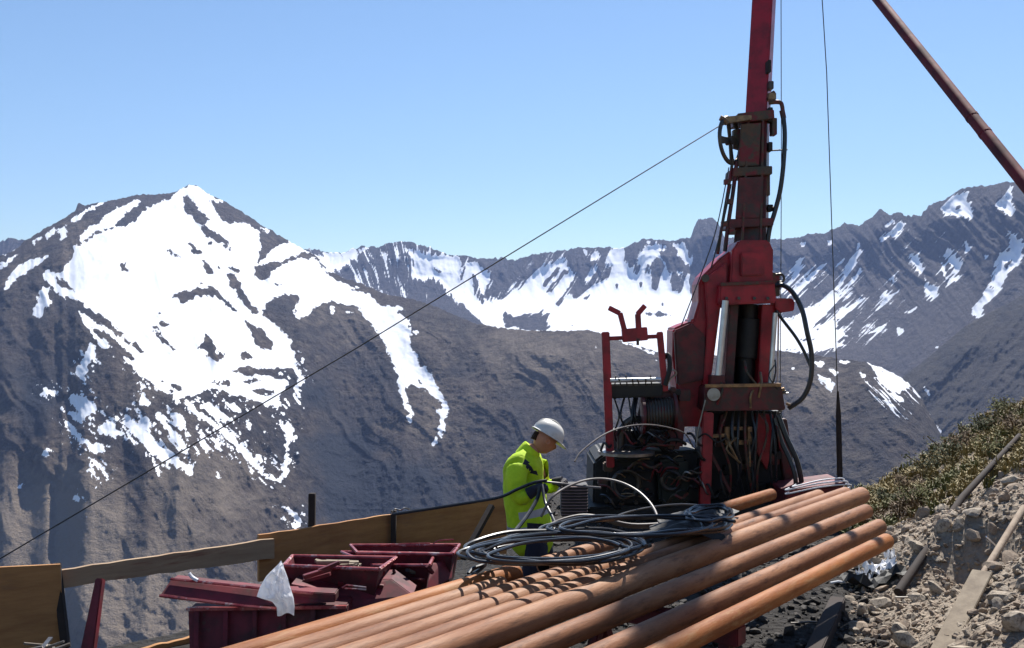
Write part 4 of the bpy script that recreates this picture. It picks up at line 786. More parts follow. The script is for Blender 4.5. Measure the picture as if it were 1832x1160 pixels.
# engine and winch side
pz('gearbox', [(1150, 706), (1208, 696), (1226, 764), (1222, 806), (1146, 800), (1142, 740)], 12.0, .8, 'red2', .04)
build('winch_drum', G().tube([P(1150, 744, 11.9), P(1206, 738, 11.9)], .17, 22), 'grease', rig, smooth=True)
build('drum_flange', G().tube([P(1147, 744, 11.9), P(1152, 744, 11.9)], .23, 24), 'red2', rig, smooth=True)
build('drum_flange', G().tube([P(1203, 738, 11.9), P(1208, 738, 11.9)], .23, 24), 'red2', rig, smooth=True)
for k in range(9): build('cable_wrap', G().ring(P(1156+k*5.3, 743.5-k*.6, 11.9), (1, 0, .02), .18, .012, 20, 6), 'darksteel', rig, smooth=True)
pz('engine_block', [(1062, 826), (1080, 812), (1236, 806), (1262, 812), (1262, 912), (1060, 914)], 12.2, 1.1, 'black', .03)
pz('engine_side', [(1090, 822), (1170, 820), (1172, 900), (1086, 904)], 12.05, .15, 'black', .03)
pz('engine_cover', [(1176, 824), (1230, 820), (1240, 900), (1180, 904)], 12.0, .2, 'darkgreen' if 'darkgreen' in M else 'black', .04)
build('exhaust_pipe', G().tube([P(1110, 806, 11.95), P(1112, 770, 11.95), P(1128, 752, 11.95), P(1150, 750, 12)], .045, 12, smooth=5), 'darksteel', rig, smooth=True)
build('air_cleaner', G().tube([P(1118, 800, 12.2), P(1118, 768, 12.2)], .20, 20), 'black', rig, smooth=True)
build('cleaner_lid', G().tube([P(1120, 812, 11.85), P(1120, 807, 11.85)], .34, 24), 'steel', rig, smooth=True)
build('belt_pulley', G().ring(P(1120, 866, 11.95), (.1, -1, 0), .16, .03, 26, 8), 'darksteel', rig, smooth=True)
build('belt_pulley', G().ring(P(1200, 860, 11.95), (.1, -1, 0), .11, .028, 24, 8), 'darksteel', rig, smooth=True)
build('fan_belt', G().tube([P(1120, 842, 11.9), P(1200, 843, 11.9)], .012, 6), 'rubber', rig)
build('handrail', G().tube([P(1092, 681, 11.8), P(1182, 679, 11.8)], .026, 12), 'chrome', rig, smooth=True)
pz('valve_bank', [(1084, 688), (1186, 686), (1186, 710), (1084, 714)], 11.9, .3, 'black', .02)
for k in range(7): rt('control_lever', [(1100+k*11, 690, 11.85), (1099+k*11+random.uniform(-3, 3), 676+random.uniform(-5, 4), 11.75)], .008, 'darksteel', 1)
for k in range(12):
    x0 = random.uniform(1090, 1200); rt('hydraulic_hose', [(x0, 712, 12.0), (x0+random.uniform(-10, 10), 745, 11.9), (x0+random.uniform(-20, 30), 780, 11.95), (x0+random.uniform(-15, 40), 812, 12.1)], random.uniform(.010, .020), 'rubber')
for k in range(26):
    x, y = random.uniform(1070, 1255), random.uniform(812, 900); s = random.uniform(5, 18)
    pz('engine_fitting', rrect(x, y, x+s, y+s*random.uniform(.3, 1.3)), 11.98+random.uniform(0, .12), .15, random.choice(['black', 'grease', 'darksteel', 'black', 'black']), .012)
for k in range(12):
    x, y = random.uniform(1080, 1250), random.uniform(800, 905); a = random.uniform(-.5, .5); L = random.uniform(10, 34)
    rt('fuel_line', [(x, y, 11.92), (x+L*.5, y+a*8-3, 11.9), (x+L, y+a*16, 11.92)], random.uniform(.006, .012), random.choice(['steel', 'rubber', 'brass']), 3)
build('fuel_line', G().tube([P(1195, 668, 11.95), P(1203, 662, 11.9), P(1210, 668, 11.9), P(1200, 678, 11.9), P(1192, 690, 11.9)], .012, 6, smooth=5), 'steel', rig, smooth=True)
build('fuel_line', G().tube([P(1262, 716, 11.8), P(1256, 740, 11.8), P(1248, 775, 11.8), P(1246, 800, 11.8)], .009, 6, smooth=5), 'steel', rig, smooth=True)
for k in range(34):
    x, y = random.uniform(1066, 1262), random.uniform(770, 905); a = random.uniform(-1.2, 1.2); L = random.uniform(14, 60)
    rt('hydraulic_hose' if k % 3 else 'fuel_line', [(x, y, 11.9), (x+L*.3, y+a*10-8, 11.82), (x+L*.7, y+a*18+random.uniform(-8, 8), 11.82), (x+L, y+a*22, 11.92)], random.uniform(.008, .022), random.choice(['rubber', 'black', 'grease', 'rubber', 'steel', 'red2']), 4, n=6)
for k in range(16):
    x, y = random.uniform(1262, 1400), random.uniform(640, 740) if k % 3 == 0 else random.uniform(740, 905)
    rt('hydraulic_hose', [(x, y, 12.0), (x+random.uniform(-18, 18), y+20, 11.88), (x+random.uniform(-24, 24), y+45, 11.9)], random.uniform(.008, .018), random.choice(['rubber', 'black', 'brass', 'grease']), 4, n=6)
for k in range(10):
    x, y = random.uniform(1140, 1225), random.uniform(690, 800); s_ = random.uniform(8, 22)
    pz('engine_fitting', rrect(x, y, x+s_, y+s_*random.uniform(.4, 1.1)), 11.95+random.uniform(0, .1), .12, random.choice(['red2', 'grease', 'black']), .012)
# radiator with fins
rd = pz('radiator', rrect(1004, 868, 1052, 925), 11.7, .25, 'black', .01)
for k in range(10): build('fin', G().box(P(1028, 872+k*5.4, 11.68), (.31, .03, .014)), 'finm' if 'finm' in M else 'brass', rd)
# red guard frame
gf = build('guard_frame', G().bar(P(1083, 594, 11.9), P(1092, 836, 11.9), .095, .09), 'red', rig, bevel=.01)
build('guard_post', G().bar(P(1180, 594, 11.95), P(1190, 700, 11.95), .075, .07), 'red', gf, bevel=.01)
build('guard_crossbar', G().bar(P(1088, 606, 11.92), P(1182, 602, 11.94), .055, .05), 'red', gf, bevel=.008)
build('rod_rest', G().bar(P(1113, 601, 11.85), P(1158, 597, 11.85), .10, .16), 'red', gf, bevel=.008)
for pts, wd in ((((1119, 598), (1109, 560)), .062), (((1109, 561), (1089, 551)), .05), (((1143, 596), (1141, 562)), .066), (((1140, 563), (1154, 547)), .058)):
    build('rest_horn', G().bar(P(*pts[0], 11.85), P(*pts[1], 11.85), wd, .06), 'red', gf, bevel=.006)
build('cotter', G().bar(P(1141, 606, 11.8), P(1141, 618, 11.8), .03, .03), 'red2', gf)
rt('hose_bundle', [(1188, 640, 12.0), (1196, 636, 11.95), (1198, 660, 11.9), (1190, 690, 11.9)], .03, 'black', 5)
# skid base
pz('skid_base', [(1052, 908), (1425, 902), (1430, 930), (1050, 934)], 11.9, 1.6, 'black', .02)
# lines from the mast head
g = G().tube([P(1290, 224, 12.3), P(640, 622, 10.9), P(0, 1000, 9.6), P(-420, 1243, 8.9)], .0075, 5); tag(build('guy_wire', g, 'cable', loc=P(1290, 224, 12.3)), 'thin guy wire running from the sheave down left across the mountains', 'cable')
g = G().tube([P(1396, -640, 13.0), P(1398, 300, 12.7), P(1396, 700, 12.5)], .0055, 5); tag(build('winch_cable', g, 'cable', loc=P(1396, 700, 12.5)), 'thin vertical steel cable right beside the red mast', 'cable')
g = G().tube([P(1440, -640, 12.9), P(1471, 0, 12.6), P(1479, 130, 12.5), P(1488, 400, 12.4), P(1499, 720, 12.3)], .0065, 5); wl = build('wireline', g, 'cable', loc=P(1499, 720, 12.3)); tag(wl, 'thin slanting cable ending in a dark rod right of the rig', 'cable')
build('wireline_rod', G().tube([P(1499, 700, 12.3), P(1500, 745, 12.3), P(1503, 872, 12.3)], [.012, .033, .036], 10), 'darkwood', wl, smooth=True)
a = P(1400, -215, 13.6); b_ = P(2300, 912, 5.0); b_.z = max(b_.z, th(b_.x, b_.y)-.05)
st = build('mast_strut', G().tube([a, a.lerp(b_, .25), a.lerp(b_, .5), a.lerp(b_, .75), b_], .052, 12), 'strut_red', loc=b_, smooth=True); tag(st, 'long red tubular strut slanting down to the right from the mast top', 'strut')
for k in (.33, .36, .62, .645): build('collar', G().tube([a.lerp(b_, k), a.lerp(b_, k+.004)], .0555, 12), 'strut_red', st, smooth=True)
# red box with a coil of white hose behind the pipes
bx = empty('red_toolbox', P(1470, 905, 11.6)); tag(bx, 'low red steel box behind the far pipe ends', 'box')
build('box_body', G().prism([P(1406, 884, 11.5), P(1508, 868, 11.6), P(1508, 905, 11.6), P(1404, 915, 11.5)], Vector((0, .6, 0))), 'tray_red', bx, bevel=.01)
build('box_lid', G().prism([P(1404, 878, 11.48), P(1512, 863, 11.58), P(1512, 868, 11.58), P(1404, 884, 11.48)], Vector((0, .65, 0))), 'tray_red', bx, bevel=.004)
for k, (y0, y1, x0, x1) in enumerate(((873, 862, 1412, 1514), (867, 857, 1424, 1508), (880, 868, 1412, 1520))):
    g = G().tube([P(x0, y0, 11.5), P(x0-4, y0+4, 11.45), P((x0+x1)/2, (y0+y1)/2-2, 11.5), P(x1-4, y1-1, 11.6), P(x1+2, y1+3, 11.65), P(x1-6, y1+7, 11.65)], .009, 7, smooth=6)
    tag(build('white_hose', g, 'white', loc=P(x0, y0, 11.5), smooth=True), ['middle white hose on the lid of the low red box', 'upper white hose on the lid of the low red box', 'lower white hose on the lid of the low red box'][k], 'hose')

# ------------------------------------------------------------ the worker
def skin_mesh(name, verts, edges, radii, m, parent, sub=2, root=0):
    me = bpy.data.meshes.new(name); me.from_pydata([tuple(v) for v in verts], edges, []); o = bpy.data.objects.new(name, me); col.objects.link(o)
    md = o.modifiers.new('s', 'SKIN'); md.use_smooth_shade = True
    for i, r in enumerate(radii):
        sv = me.skin_vertices[0].data[i]; sv.radius = r if isinstance(r, tuple) else (r, r); sv.use_root = (i == root)
    sb = o.modifiers.new('b', 'SUBSURF'); sb.levels = sub; sb.render_levels = sub
    dg = bpy.context.evaluated_depsgraph_get(); ev = o.evaluated_get(dg); nm = bpy.data.meshes.new_from_object(ev); bpy.data.objects.remove(o); bpy.data.meshes.remove(me)
    nm.name = name; nm.materials.clear(); nm.materials.append(M[m]); n = bpy.data.objects.new(name, nm); col.objects.link(n)
    nm.polygons.foreach_set('use_smooth', [True]*len(nm.polygons)); n.parent = parent; ORG[n.name] = ORG[parent.name]; return n
WY = 8.3
def W(px, py, dy=0.0): return P(px, py, WY+dy) if False else Vector(((px-CX)/F*WY, WY+dy, CAMZ-(py-CY)/F*WY))
wk = empty('person', (.10, WY, 0)); O = Vector((.10, WY, 0)); tag(wk, 'worker in a white helmet and lime hi-vis jacket bending right over hoses', 'person')
hipc = W(938, 935); wst = W(934, 905); chs = W(932, 862); chu = W(938, 826); nk = W(952, 806); hd0 = W(963, 797)
body = [hipc, wst, chs, chu, nk, hd0,
  W(926, 832, -.19), W(928, 884, -.27), W(953, 868, -.30), W(966, 861, -.32),
  W(956, 832, .19), W(975, 880, .24), W(992, 866, .10), W(1000, 862, .02),
  Vector((hipc.x, WY-.1, .78)), Vector((.20, WY-.13, .44)), Vector((.06, WY-.13, .09)), Vector((.20, WY-.13, .05)),
  Vector((hipc.x, WY+.1, .78)), Vector((.26, WY+.14, .44)), Vector((.16, WY+.14, .09)), Vector((.30, WY+.14, .05))]
be = [(0,1),(1,2),(2,3),(3,4),(4,5),(3,6),(6,7),(7,8),(8,9),(3,10),(10,11),(11,12),(12,13),(0,14),(14,15),(15,16),(16,17),(0,18),(18,19),(19,20),(20,21)]
br = [.11,.09,.09,.085,.06,.055,.07,.052,.035,.03,.07,.052,.035,.03,.09,.062,.042,.04,.09,.062,.042,.04]
skin_mesh('body', [v-O for v in body], be, br, 'skin', wk)
# jacket with standing collar and sleeves
jv = [W(956, 1004), W(947, 930), W(938, 885), W(934, 850), W(938, 822), W(948, 808),
      W(922, 830, -.17), W(924, 862, -.25), W(928, 888, -.27), W(950, 870, -.305),
      W(955, 832, .17), W(966, 862, .22), W(975, 884, .22), W(996, 866, .05)]
je = [(0,1),(1,2),(2,3),(3,4),(4,5),(4,6),(6,7),(7,8),(8,9),(4,10),(10,11),(11,12),(12,13)]
jr = [(.215,.215),(.205,.205),(.19,.195),(.165,.19),(.13,.15),.085,.105,.090,.082,.062,.10,.085,.075,.06]
jk = skin_mesh('jacket', [v-O for v in jv], je, jr, 'hivis', wk)
me = jk.data; me.materials.append(M['silver']); me.materials.append(M['navy'])
jit = fbm(np.array([v.co.x*9 for v in me.vertices]), np.array([v.co.z*9+v.co.y*7 for v in me.vertices]), 300, 3)*.016
for v, j_ in zip(me.vertices, jit): v.co += v.normal*float(j_)
for p in me.polygons:
    c = p.center+O; px = CX+c.x/WY*F; py = CY+(CAMZ-c.z)*F/WY
    if 907 < py+.08*(px-930) < 917 or 940 < py < 951: p.material_index = 1
    if c.y < WY+.02 and abs((px-946)-(py-830)*.75) < 4.5 and 820 < py < 846: p.material_index = 2
build('trousers', (lambda g: g)(G().tube([O+Vector((.07, -.08, .74)), O+Vector((.07, -.09, .68)), O+Vector((.10, -.13, .45)), O+Vector((-.02, -.13, .1))], [.12, .085], 14, smooth=3).tube([O+Vector((.07, .08, .74)), O+Vector((.09, .09, .68)), O+Vector((.16, .14, .45)), O+Vector((.07, .14, .1))], [.12, .085], 14, smooth=3)), 'navy', wk, smooth=True)
for yy, xx in ((-.13, .02), (.14, .12)):
    build('boot', G().tube([O+Vector((xx-.06, yy, .07)), O+Vector((xx-.02, yy, .075)), O+Vector((xx+.08, yy, .055)), O+Vector((xx+.15, yy, .045)), O+Vector((xx+.19, yy, .04))], [.07, .035], 12, smooth=2), 'leather', wk, smooth=True)
build('collar', G().tube([W(940, 820), W(949, 806), W(953, 801)], [.10, .082], 16, smooth=3), 'hivis', wk, smooth=True)
# head: one skull mesh with face, turned down to the right
fd = Vector((.80, .25, -.52)).normalized(); up = Vector((.50, .15, .86)); up = (up-fd*up.dot(fd)).normalized(); sd_ = fd.cross(up); hc_ = W(976, 787)
me = bpy.data.meshes.new('head'); bm = bmesh.new(); bmesh.ops.create_uvsphere(bm, u_segments=32, v_segments=24, radius=1)
for v in bm.verts:
    x, y, z = v.co; s = 1-.22*max(0, -z)*(1-.3*max(0, x)); X = x*.098; Y = y*.076*s; Z = z*.122
    if x > .5: X += .024*math.exp(-((y/.17)**2+((z+.12)/.22)**2)); X -= .010*math.exp(-(((abs(y)-.38)/.18)**2+((z-.05)/.12)**2)); X += .006*math.exp(-((y/.35)**2+((z+.45)/.1)**2)); X += .008*math.exp(-((y/.3)**2+((z+.8)/.15)**2))
    if abs(y) > .8: Y += .012*math.copysign(1, y)*math.exp(-(((x+.05)/.22)**2+((z+.05)/.28)**2))
    v.co = (hc_-O)+fd*X+sd_*Y+up*Z
bm.to_mesh(me); bm.free(); me.materials.append(M['skin']); me.polygons.foreach_set('use_smooth', [True]*len(me.polygons))
hd = bpy.data.objects.new('head', me); col.objects.link(hd); hd.parent = wk; ORG[hd.name] = O
for s in (-1, 1):
    e = hc_+fd*.088+sd_*s*.032+up*.012; build('eye', G().tube([e-sd_*.01, e, e+sd_*.01], [.006, .006], 8), 'white', hd, smooth=True)
    e = hc_+sd_*s*.082-up*.012-fd*.004; build('ear', G().ring(e, sd_, .018, .009, 14, 6, .7), 'skin', hd, smooth=True)
g = G(); 
for i in range(7):
    a = math.pi*(i/6*1.1+.45); g.tube([hc_-fd*.06*abs(math.sin(a))-fd*.035+sd_*.065*math.cos(a)+up*.02, hc_-fd*.066*abs(math.sin(a))-fd*.03+sd_*.068*math.cos(a)-up*.05], .022, 7)
build('hair', g, 'hair', hd, smooth=True)
# helmet: dome, ridge, brim with a peak
g = G(); nu, nv = 36, 12; vs = []; hcen = hc_+up*.045-fd*.004
for j in range(nv+1):
    a = j/nv*math.pi/2
    for i in range(nu):
        b2 = 2*math.pi*i/nu; rr_ = math.cos(a)**.8 if j < nv else 0; rid = 1+.035*math.exp(-(math.sin(b2)/.25)**2)*math.sin(a)
        vs.append(hcen+fd*.142*math.cos(b2)*rr_*rid+sd_*.118*math.sin(b2)*rr_+up*(.122*math.sin(a)*rid-.0))
for (ex, dz) in ((0, -.012),):
    pass
g.add(vs, [(j*nu+i, j*nu+(i+1)%nu, (j+1)*nu+(i+1)%nu, (j+1)*nu+i) for j in range(nv) for i in range(nu)])
hm = build('helmet', g, 'helmet', wk, smooth=True)
g = G(); vs = []
for ring_ in range(4):
    for i in range(nu):
        b2 = 2*math.pi*i/nu; pk = max(0, math.cos(b2))**3; ex = [0, .012+.05*pk, .010+.048*pk, -.004][ring_]; dz = [0, -.006-.014*pk, -.012-.016*pk, -.008][ring_]
        vs.append(hcen+fd*(.142+ex)*math.cos(b2)+sd_*(.118+min(ex, .014))*math.sin(b2)+up*dz)
g.add(vs, [(j*nu+i, j*nu+(i+1)%nu, (j+1)*nu+(i+1)%nu, (j+1)*nu+i) for j in range(3) for i in range(nu)])
build('brim', g, 'helmet', hm, smooth=True)
g = G(); g.tube([hcen+fd*.12+up*.10*0+up*.05, hcen+fd*.10+up*.092, hcen+up*.128, hcen-fd*.10+up*.092, hcen-fd*.135+up*.03], .010, 8, smooth=5); build('crown_ridge', g, 'helmet', hm, smooth=True)
# gloved hands: palm and five fingers closing on the hose
def hand(c, d, n, s=1):
    c = Vector(c); d = Vector(d).normalized(); n = Vector(n).normalized(); sx = d.cross(n).normalized(); g = G()
    g.tube([c-d*.05, c-d*.01, c+d*.035], [.030, .040], 12)
    h = build('glove', g, 'leather', wk, smooth=True)
    for k, (o_, L) in enumerate(((-.030, .062), (-.010, .072), (.011, .068), (.030, .052))):
        a = c+d*.03+sx*o_; g = G().tube([a, a+d*L*.45-n*.006, a+d*L*.62-n*.030, a+d*L*.35-n*.052], [.0125, .009], 8, smooth=3); build('finger', g, 'leather', h, smooth=True)
    a = c-d*.012+sx*-.034*s; g = G().tube([a, a+d*.03-sx*.02*s-n*.012, a+d*.05-sx*.008*s-n*.035], [.0135, .010], 8, smooth=3); build('thumb', g, 'leather', h, smooth=True)
hand(W(962, 862, -.31), (.75, .1, .2), (0, -.3, 1)); hand(W(999, 862, .03), (.8, -.3, .1), (0, -.3, 1), -1)
build('cuff', G().tube([W(944, 873, -.30), W(957, 865, -.31)], [.052, .042], 14), 'navy', wk, smooth=True)

# ------------------------------------------------------------ rubble bank: stones
M['stone'] = mat('pale_greywacke', (.42, .35, .27), (.28, .23, .17), 7, .9, 0, .4, .62, .6, .01, c3=(.13, .10, .075), s3=3, lo3=.5, hi3=.62)
M['stone2'] = mat('brown_greywacke', (.24, .175, .125), (.34, .27, .20), 6, .9, 0, .4, .62, .6, .01)
M['stone3'] = mat('dark_pad_stone', (.022, .018, .015), (.045, .036, .028), 6, .8, 0, .4, .62, .6, .01)  # pad stones, much darker than those of the bank
ico_v, ico_f = [], []
bm = bmesh.new(); bmesh.ops.create_icosphere(bm, subdivisions=1, radius=1); ico_v = [v.co.copy() for v in bm.verts]; ico_f = [tuple(v.index for v in f.verts) for f in bm.faces]; bm.free()
bm = bmesh.new(); bmesh.ops.create_icosphere(bm, subdivisions=2, radius=1); ic2_v = [v.co.copy() for v in bm.verts]; ic2_f = [tuple(v.index for v in f.verts) for f in bm.faces]; bm.free()
def rock_shape(rnd, V):
    sx, sy, sz = 1, rnd.uniform(.55, .95), rnd.uniform(.35, .75); cuts = [(Vector((rnd.gauss(0, 1), rnd.gauss(0, 1), rnd.gauss(0, 1))).normalized(), rnd.uniform(.45, .8)) for _ in range(7)]
    out = []
    for v in V:
        p = v.copy()
        for n_, d_ in cuts:
            k = p.dot(n_)-d_
            if k > 0: p -= n_*k
        out.append(Vector((p.x*sx, p.y*sy, p.z*sz))*rnd.uniform(.96, 1.04))
    return out
rnd = random.Random(11); shapes = [rock_shape(rnd, ic2_v) for _ in range(8)]; small = [rock_shape(rnd, ico_v) for _ in range(10)]
meshes = []
for s in shapes:
    for mm_ in ('stone', 'stone2'):
        me = bpy.data.meshes.new('stone'); me.from_pydata([tuple(v) for v in s], [], ic2_f); me.materials.append(M[mm_]); meshes.append(me)
cand = []
while len(cand) < 17000:
    y = rnd.uniform(4.2, 11.6); x = .195+.35*y+rnd.uniform(-.25, 4.2)
    if y > 10.9+.4*math.sin(x*2.1) : continue
    k = (x/y)*F+CX
    if k > 1990: continue
    sz = .006+.045*rnd.random()**5.5
    if rnd.random() < .008: sz = rnd.uniform(.06, .12)
    cand.append((x, y, sz))
cx_ = np.array([c[0] for c in cand]); cy_ = np.array([c[1] for c in cand]); cz_ = terrain_np(cx_, cy_)
order = sorted(range(len(cand)), key=lambda i: -cand[i][2]/cand[i][1] if 1500 < CX+cand[i][0]/cand[i][1]*F < 1840 and CY+(CAMZ-cz_[i])/cand[i][1]*F < 1165 else 0)
def rmat(): return Matrix.Rotation(rnd.uniform(0, 6.28), 4, 'Z') @ Matrix.Rotation(rnd.uniform(-.5, .5), 4, 'X') @ Matrix.Rotation(rnd.uniform(-.5, .5)+R(-25), 4, 'Y')
for j in order[:285]:
    x, y, sz = cand[j]; o = bpy.data.objects.new('stone', rnd.choice(meshes)); col.objects.link(o)
    o.parent = ground; o.matrix_local = Matrix.Translation((x, y, float(cz_[j])+sz*.25)) @ rmat() @ Matrix.Scale(sz, 4)
gs = [G(), G()]
for n_, j in enumerate(order[285:]):
    x, y, sz = cand[j]; T = Matrix.Translation((x, y, float(cz_[j])+sz*.2)) @ rmat() @ Matrix.Scale(sz, 4); gs[n_ % 2].add([T @ v for v in rnd.choice(small)], ico_f)
for g, mm_ in zip(gs, ('stone', 'stone2')): tag(build('gravel', g, mm_, ground), kind='stuff')
# dark gravel of the pad, seen under and beside the rack
g = G(); px_ = []
while len(px_) < 9000:
    y = rnd.uniform(4.5, 13.5); x = rnd.uniform(-1.2, .195+.35*y)
    if (x+3.17)*(-.673)+(y-6.8)*.739 > -.1 and x < .4: continue
    px_.append((x, y))
zz = terrain_np(np.array([p[0] for p in px_]), np.array([p[1] for p in px_]))
for (x, y), z in zip(px_, zz):
    sz = .008+.07*rnd.random()**5; T = Matrix.Translation((x, y, float(z)+sz*.2)) @ rmat() @ Matrix.Scale(sz, 4); g.add([T @ v for v in rnd.choice(small)], ico_f)
tag(build('gravel', g, 'stone3', ground), kind='stuff')

# ------------------------------------------------------------ vegetation on the upper bank
def leafmat(name, a, b_): 
    m = mat(name, a, b_, 3, .75, 0, .35, .65, 0); return m
M['tuss1'] = leafmat('straw_tussock', (.27, .205, .07), (.17, .13, .045)); M['tuss2'] = leafmat('olive_tussock', (.15, .14, .03), (.08, .082, .02)); M['leaf'] = leafmat('dark_scrub_leaf', (.05, .06, .018), (.085, .085, .025)); M['leaf2'] = leafmat('brown_scrub_leaf', (.16, .095, .035), (.08, .05, .022))
def tuft(g, x, y, z, h, n, rnd):
    for _ in range(n):
        a = rnd.uniform(0, 6.28); l = rnd.uniform(.35, 1)*h; sp = rnd.uniform(.2, .8)*h; bx_, by_ = x+rnd.gauss(0, .02), y+rnd.gauss(0, .02); w_ = rnd.uniform(.006, .012)
        dx, dy = math.cos(a), math.sin(a); m1 = (bx_+dx*sp*.4, by_+dy*sp*.4, z+l*.75); t1 = (bx_+dx*sp, by_+dy*sp, z+l*.9)
        g.add([(bx_-dy*w_, by_+dx*w_, z-.02), (bx_+dy*w_, by_-dx*w_, z-.02), (m1[0]+dy*w_*.8, m1[1]-dx*w_*.8, m1[2]), (m1[0]-dy*w_*.8, m1[1]+dx*w_*.8, m1[2]), t1], [(0,1,2,3), (3,2,4)])
gt = {'tuss1': G(), 'tuss2': G(), 'leaf2': G()}
pts = []
while len(pts) < 2300:
    y = rnd.uniform(10.2, 15.2); x = .195+.35*y+rnd.uniform(-.35, 4.8)
    if y < 10.7+.5*math.sin(x*2.1)+rnd.gauss(0, .25): continue
    pts.append((x, y))
zz = terrain_np(np.array([p[0] for p in pts]), np.array([p[1] for p in pts])); nn = fbm(np.array([p[0] for p in pts])*1.1, np.array([p[1] for p in pts])*1.1, 501, 3)
for (x, y), z, q in zip(pts, zz, nn):
    k = 'tuss1' if q > .12 else ('tuss2' if q > -.18 else 'leaf2')
    tuft(gt[k], x, y, float(z), rnd.uniform(.07, .19), 15, rnd)
for k, g in gt.items(): tag(build({'tuss1': 'straw_grass', 'tuss2': 'olive_grass', 'leaf2': 'brown_grass'}[k], g, k), kind='stuff')
SH = [(1585, 905, .20, 'leaf', 'small dark green shrub just right of the casing pipe ends'), (1625, 880, .24, 'leaf2', 'brown shrub at the low left end of the grassy bank'), (1660, 850, .28, 'leaf', 'dark shrub midway up the left part of the grassy bank'), (1700, 825, .30, 'leaf', 'broad dark shrub in the middle of the grassy bank'),
      (1735, 800, .26, 'leaf2', 'brown shrub right of the broad dark shrub on the bank'), (1760, 775, .26, 'leaf', 'dark green shrub on the skyline of the bank'), (1795, 745, .24, 'tuss2', 'olive shrub near the top of the bank skyline'), (1815, 775, .28, 'leaf2', 'brown shrub under the bank top at the right edge'), (1640, 905, .20, 'tuss2', 'olive shrub low on the bank beside the rubble'), (1780, 815, .22, 'tuss2', 'olive shrub at the border of grass and rubble'), (1690, 790, .2, 'tuss2', 'low olive shrub on the skyline left of the dark one')]
for px, py, r, mm_, lab in SH:
    r *= 1.1
    p = on_ground(px, py); q = empty('shrub', p); tag(q, lab, 'shrub')
    g = G(); gl = G()
    for _ in range(11):
        a = rnd.uniform(0, 6.28); e = p+Vector((math.cos(a)*r*rnd.uniform(.3, .9), math.sin(a)*r*rnd.uniform(.3, .9), r*rnd.uniform(.4, .95))); g.tube([p-Vector((0, 0, .03)), p.lerp(e, .5)+Vector((0, 0, .03)), e], .006, 5)
        for _ in range(46):
            c = e.lerp(p, rnd.uniform(-.05, .6))+Vector((rnd.gauss(0, r*.16), rnd.gauss(0, r*.16), rnd.gauss(0, r*.12))); u = Vector((rnd.gauss(0, 1), rnd.gauss(0, 1), rnd.gauss(0, 1))).normalized()*rnd.uniform(.010, .022); v = u.orthogonal()*.6
            gl.add([c-u, c+v, c+u, c-v], [(0, 1, 2, 3)])
    build('stem', g, 'leaf2', q); build('foliage', gl, mm_, q)

# ------------------------------------------------------------ poles, stake and litter on the bank
a = on_ground(1603, 1070); b_ = on_ground(1816, 796)
a = a+Vector((0, -.05, .06)); b_ = b_+Vector((0, -.1, .12)); k1 = a.lerp(b_, .45)+Vector((0, 0, .12)); k1.z = max(k1.z, th(k1.x, k1.y)+.14)
tag(build('long_pole', G().tube([a, k1, b_], [.040, .028], 10), 'darkwood', loc=a, smooth=True), 'long dark pole lying up the rubble bank to the grass', 'pole')
a = on_ground(1668, 1168)+Vector((0, 0, .05)); b_ = on_ground(1832, 925)+Vector((0, 0, .08))
tag(build('short_pole', G().tube([on_ground(1715, 1110)+Vector((0, 0, .05)), b_], [.022, .03], 10), 'stone2', loc=b_, smooth=True), 'grey brown pole lying on the rubble near the right edge', 'pole')
a = on_ground(1688, 1158)+Vector((0, -.03, .03)); b_ = on_ground(1752, 1052)+Vector((0, -.05, .13))
tag(build('wooden_stake', G().bar(a-(b_-a)*.15, b_, .14, .03), 'stake', loc=a, bevel=.004), 'flat tan wooden stake lying on the rubble at lower right', 'stake')
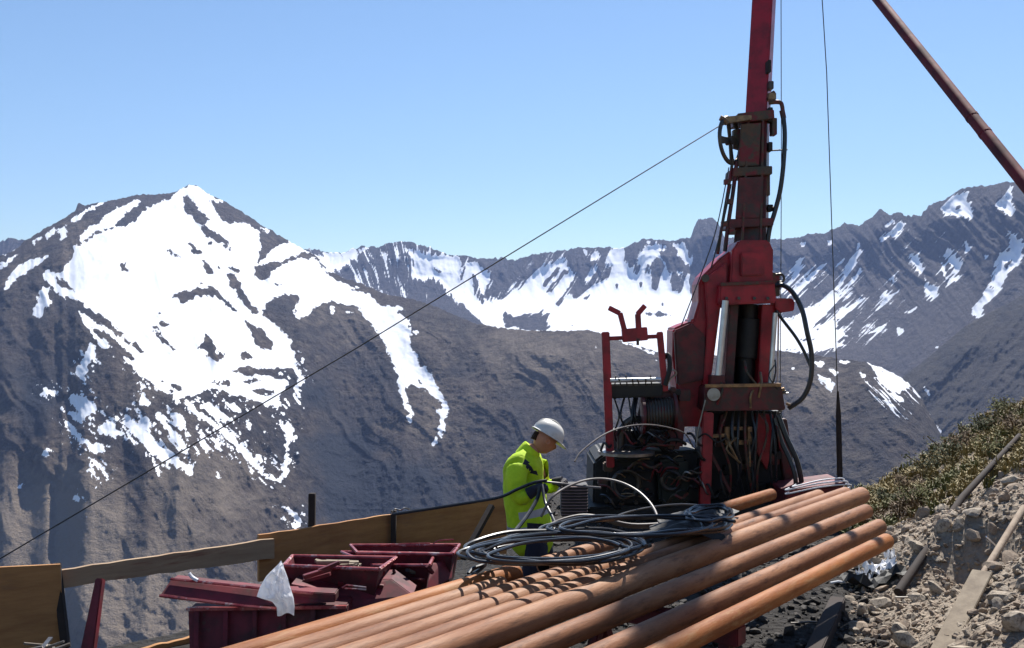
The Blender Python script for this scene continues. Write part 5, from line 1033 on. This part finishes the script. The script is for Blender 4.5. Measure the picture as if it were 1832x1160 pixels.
# white crumpled sheets beside the rack
def crumple(label, px, py, w_, d_, seed, m='white'):
    c = on_ground(px, py); n = 9; vs = []; rr_ = random.Random(seed)
    for j in range(n):
        for i in range(n):
            x = (i/(n-1)-.5)*w_; y = (j/(n-1)-.5)*d_; vs.append((c.x+x+rr_.gauss(0, w_*.03), c.y+y, max(th(c.x+x, c.y+y), c.z)+.02+abs(rr_.gauss(0, .04))))
    g = G().add(vs, [(j*n+i, j*n+i+1, (j+1)*n+i+1, (j+1)*n+i) for j in range(n-1) for i in range(n-1)]); o = build('crumpled_sheet', g, m, loc=c); tag(o, label, 'litter'); return o
crumple('crumpled white plastic sheet on the ground right of the pipes', 1574, 1028, .22, .3, 3); crumple('small white scrap below the ends of the casing pipes', 1545, 1042, .12, .16, 4); crumple('white scrap leaning against the foot of the rubble', 1592, 1006, .07, .12, 5)
crumple('black plastic sheet crumpled under the white one', 1560, 1046, .5, .4, 8, 'black')
g = G()
c = on_ground(1608, 1078)
for dx in (0, .055): g.bar(c+Vector((dx, 0, .0)), c+Vector((dx+.07, -.55, .04)), .018, .025)
g.bar(c+Vector((-.04, -.03, .05)), c+Vector((.10, -.03, .05)), .02, .012)
tag(build('steel_bracket', g, 'steel', loc=c), 'bright two pronged steel bracket on the rubble at lower right', 'bracket')
for px, py, px2, py2, r, mm_, lab in ((1486, 1049, 1512, 1048, .012, 'white', 'short white rod on the dark ground under the pipes'), (1505, 1012, 1516, 1011, .010, 'white', 'tiny white rod just under the lowest pipe'), (1588, 951, 1636, 936, .007, 'tuss1', 'thin pale stick pointing right from the pipe ends'), (1800, 1004, 1850, 1006, .007, 'white', 'thin white rod on the rubble at the right edge'), (1415, 1122, 1478, 1119, .008, 'steel', 'thin bent steel rod on the dark ground near the pipes')):
    a = on_ground(px, py)+Vector((0, 0, .03)); b_ = on_ground(px2, py2)+Vector((0, 0, .03)); b_.y = a.y+(b_.y-a.y)*.4; tag(build('rod', G().tube([a, a.lerp(b_, .5)+Vector((0, 0, .01)), b_], r, 7), mm_, loc=a), lab, 'rod')
# dark timber lying under the rack
a = Vector((1.5, 5.6, .04)); b_ = Vector((2.75, 8.3, .04)); tag(build('dark_timber', G().bar(a, b_, .12, .12), 'darkwood', loc=a, bevel=.008), 'thick dark timber lying on the ground under the pipe ends', 'timber')
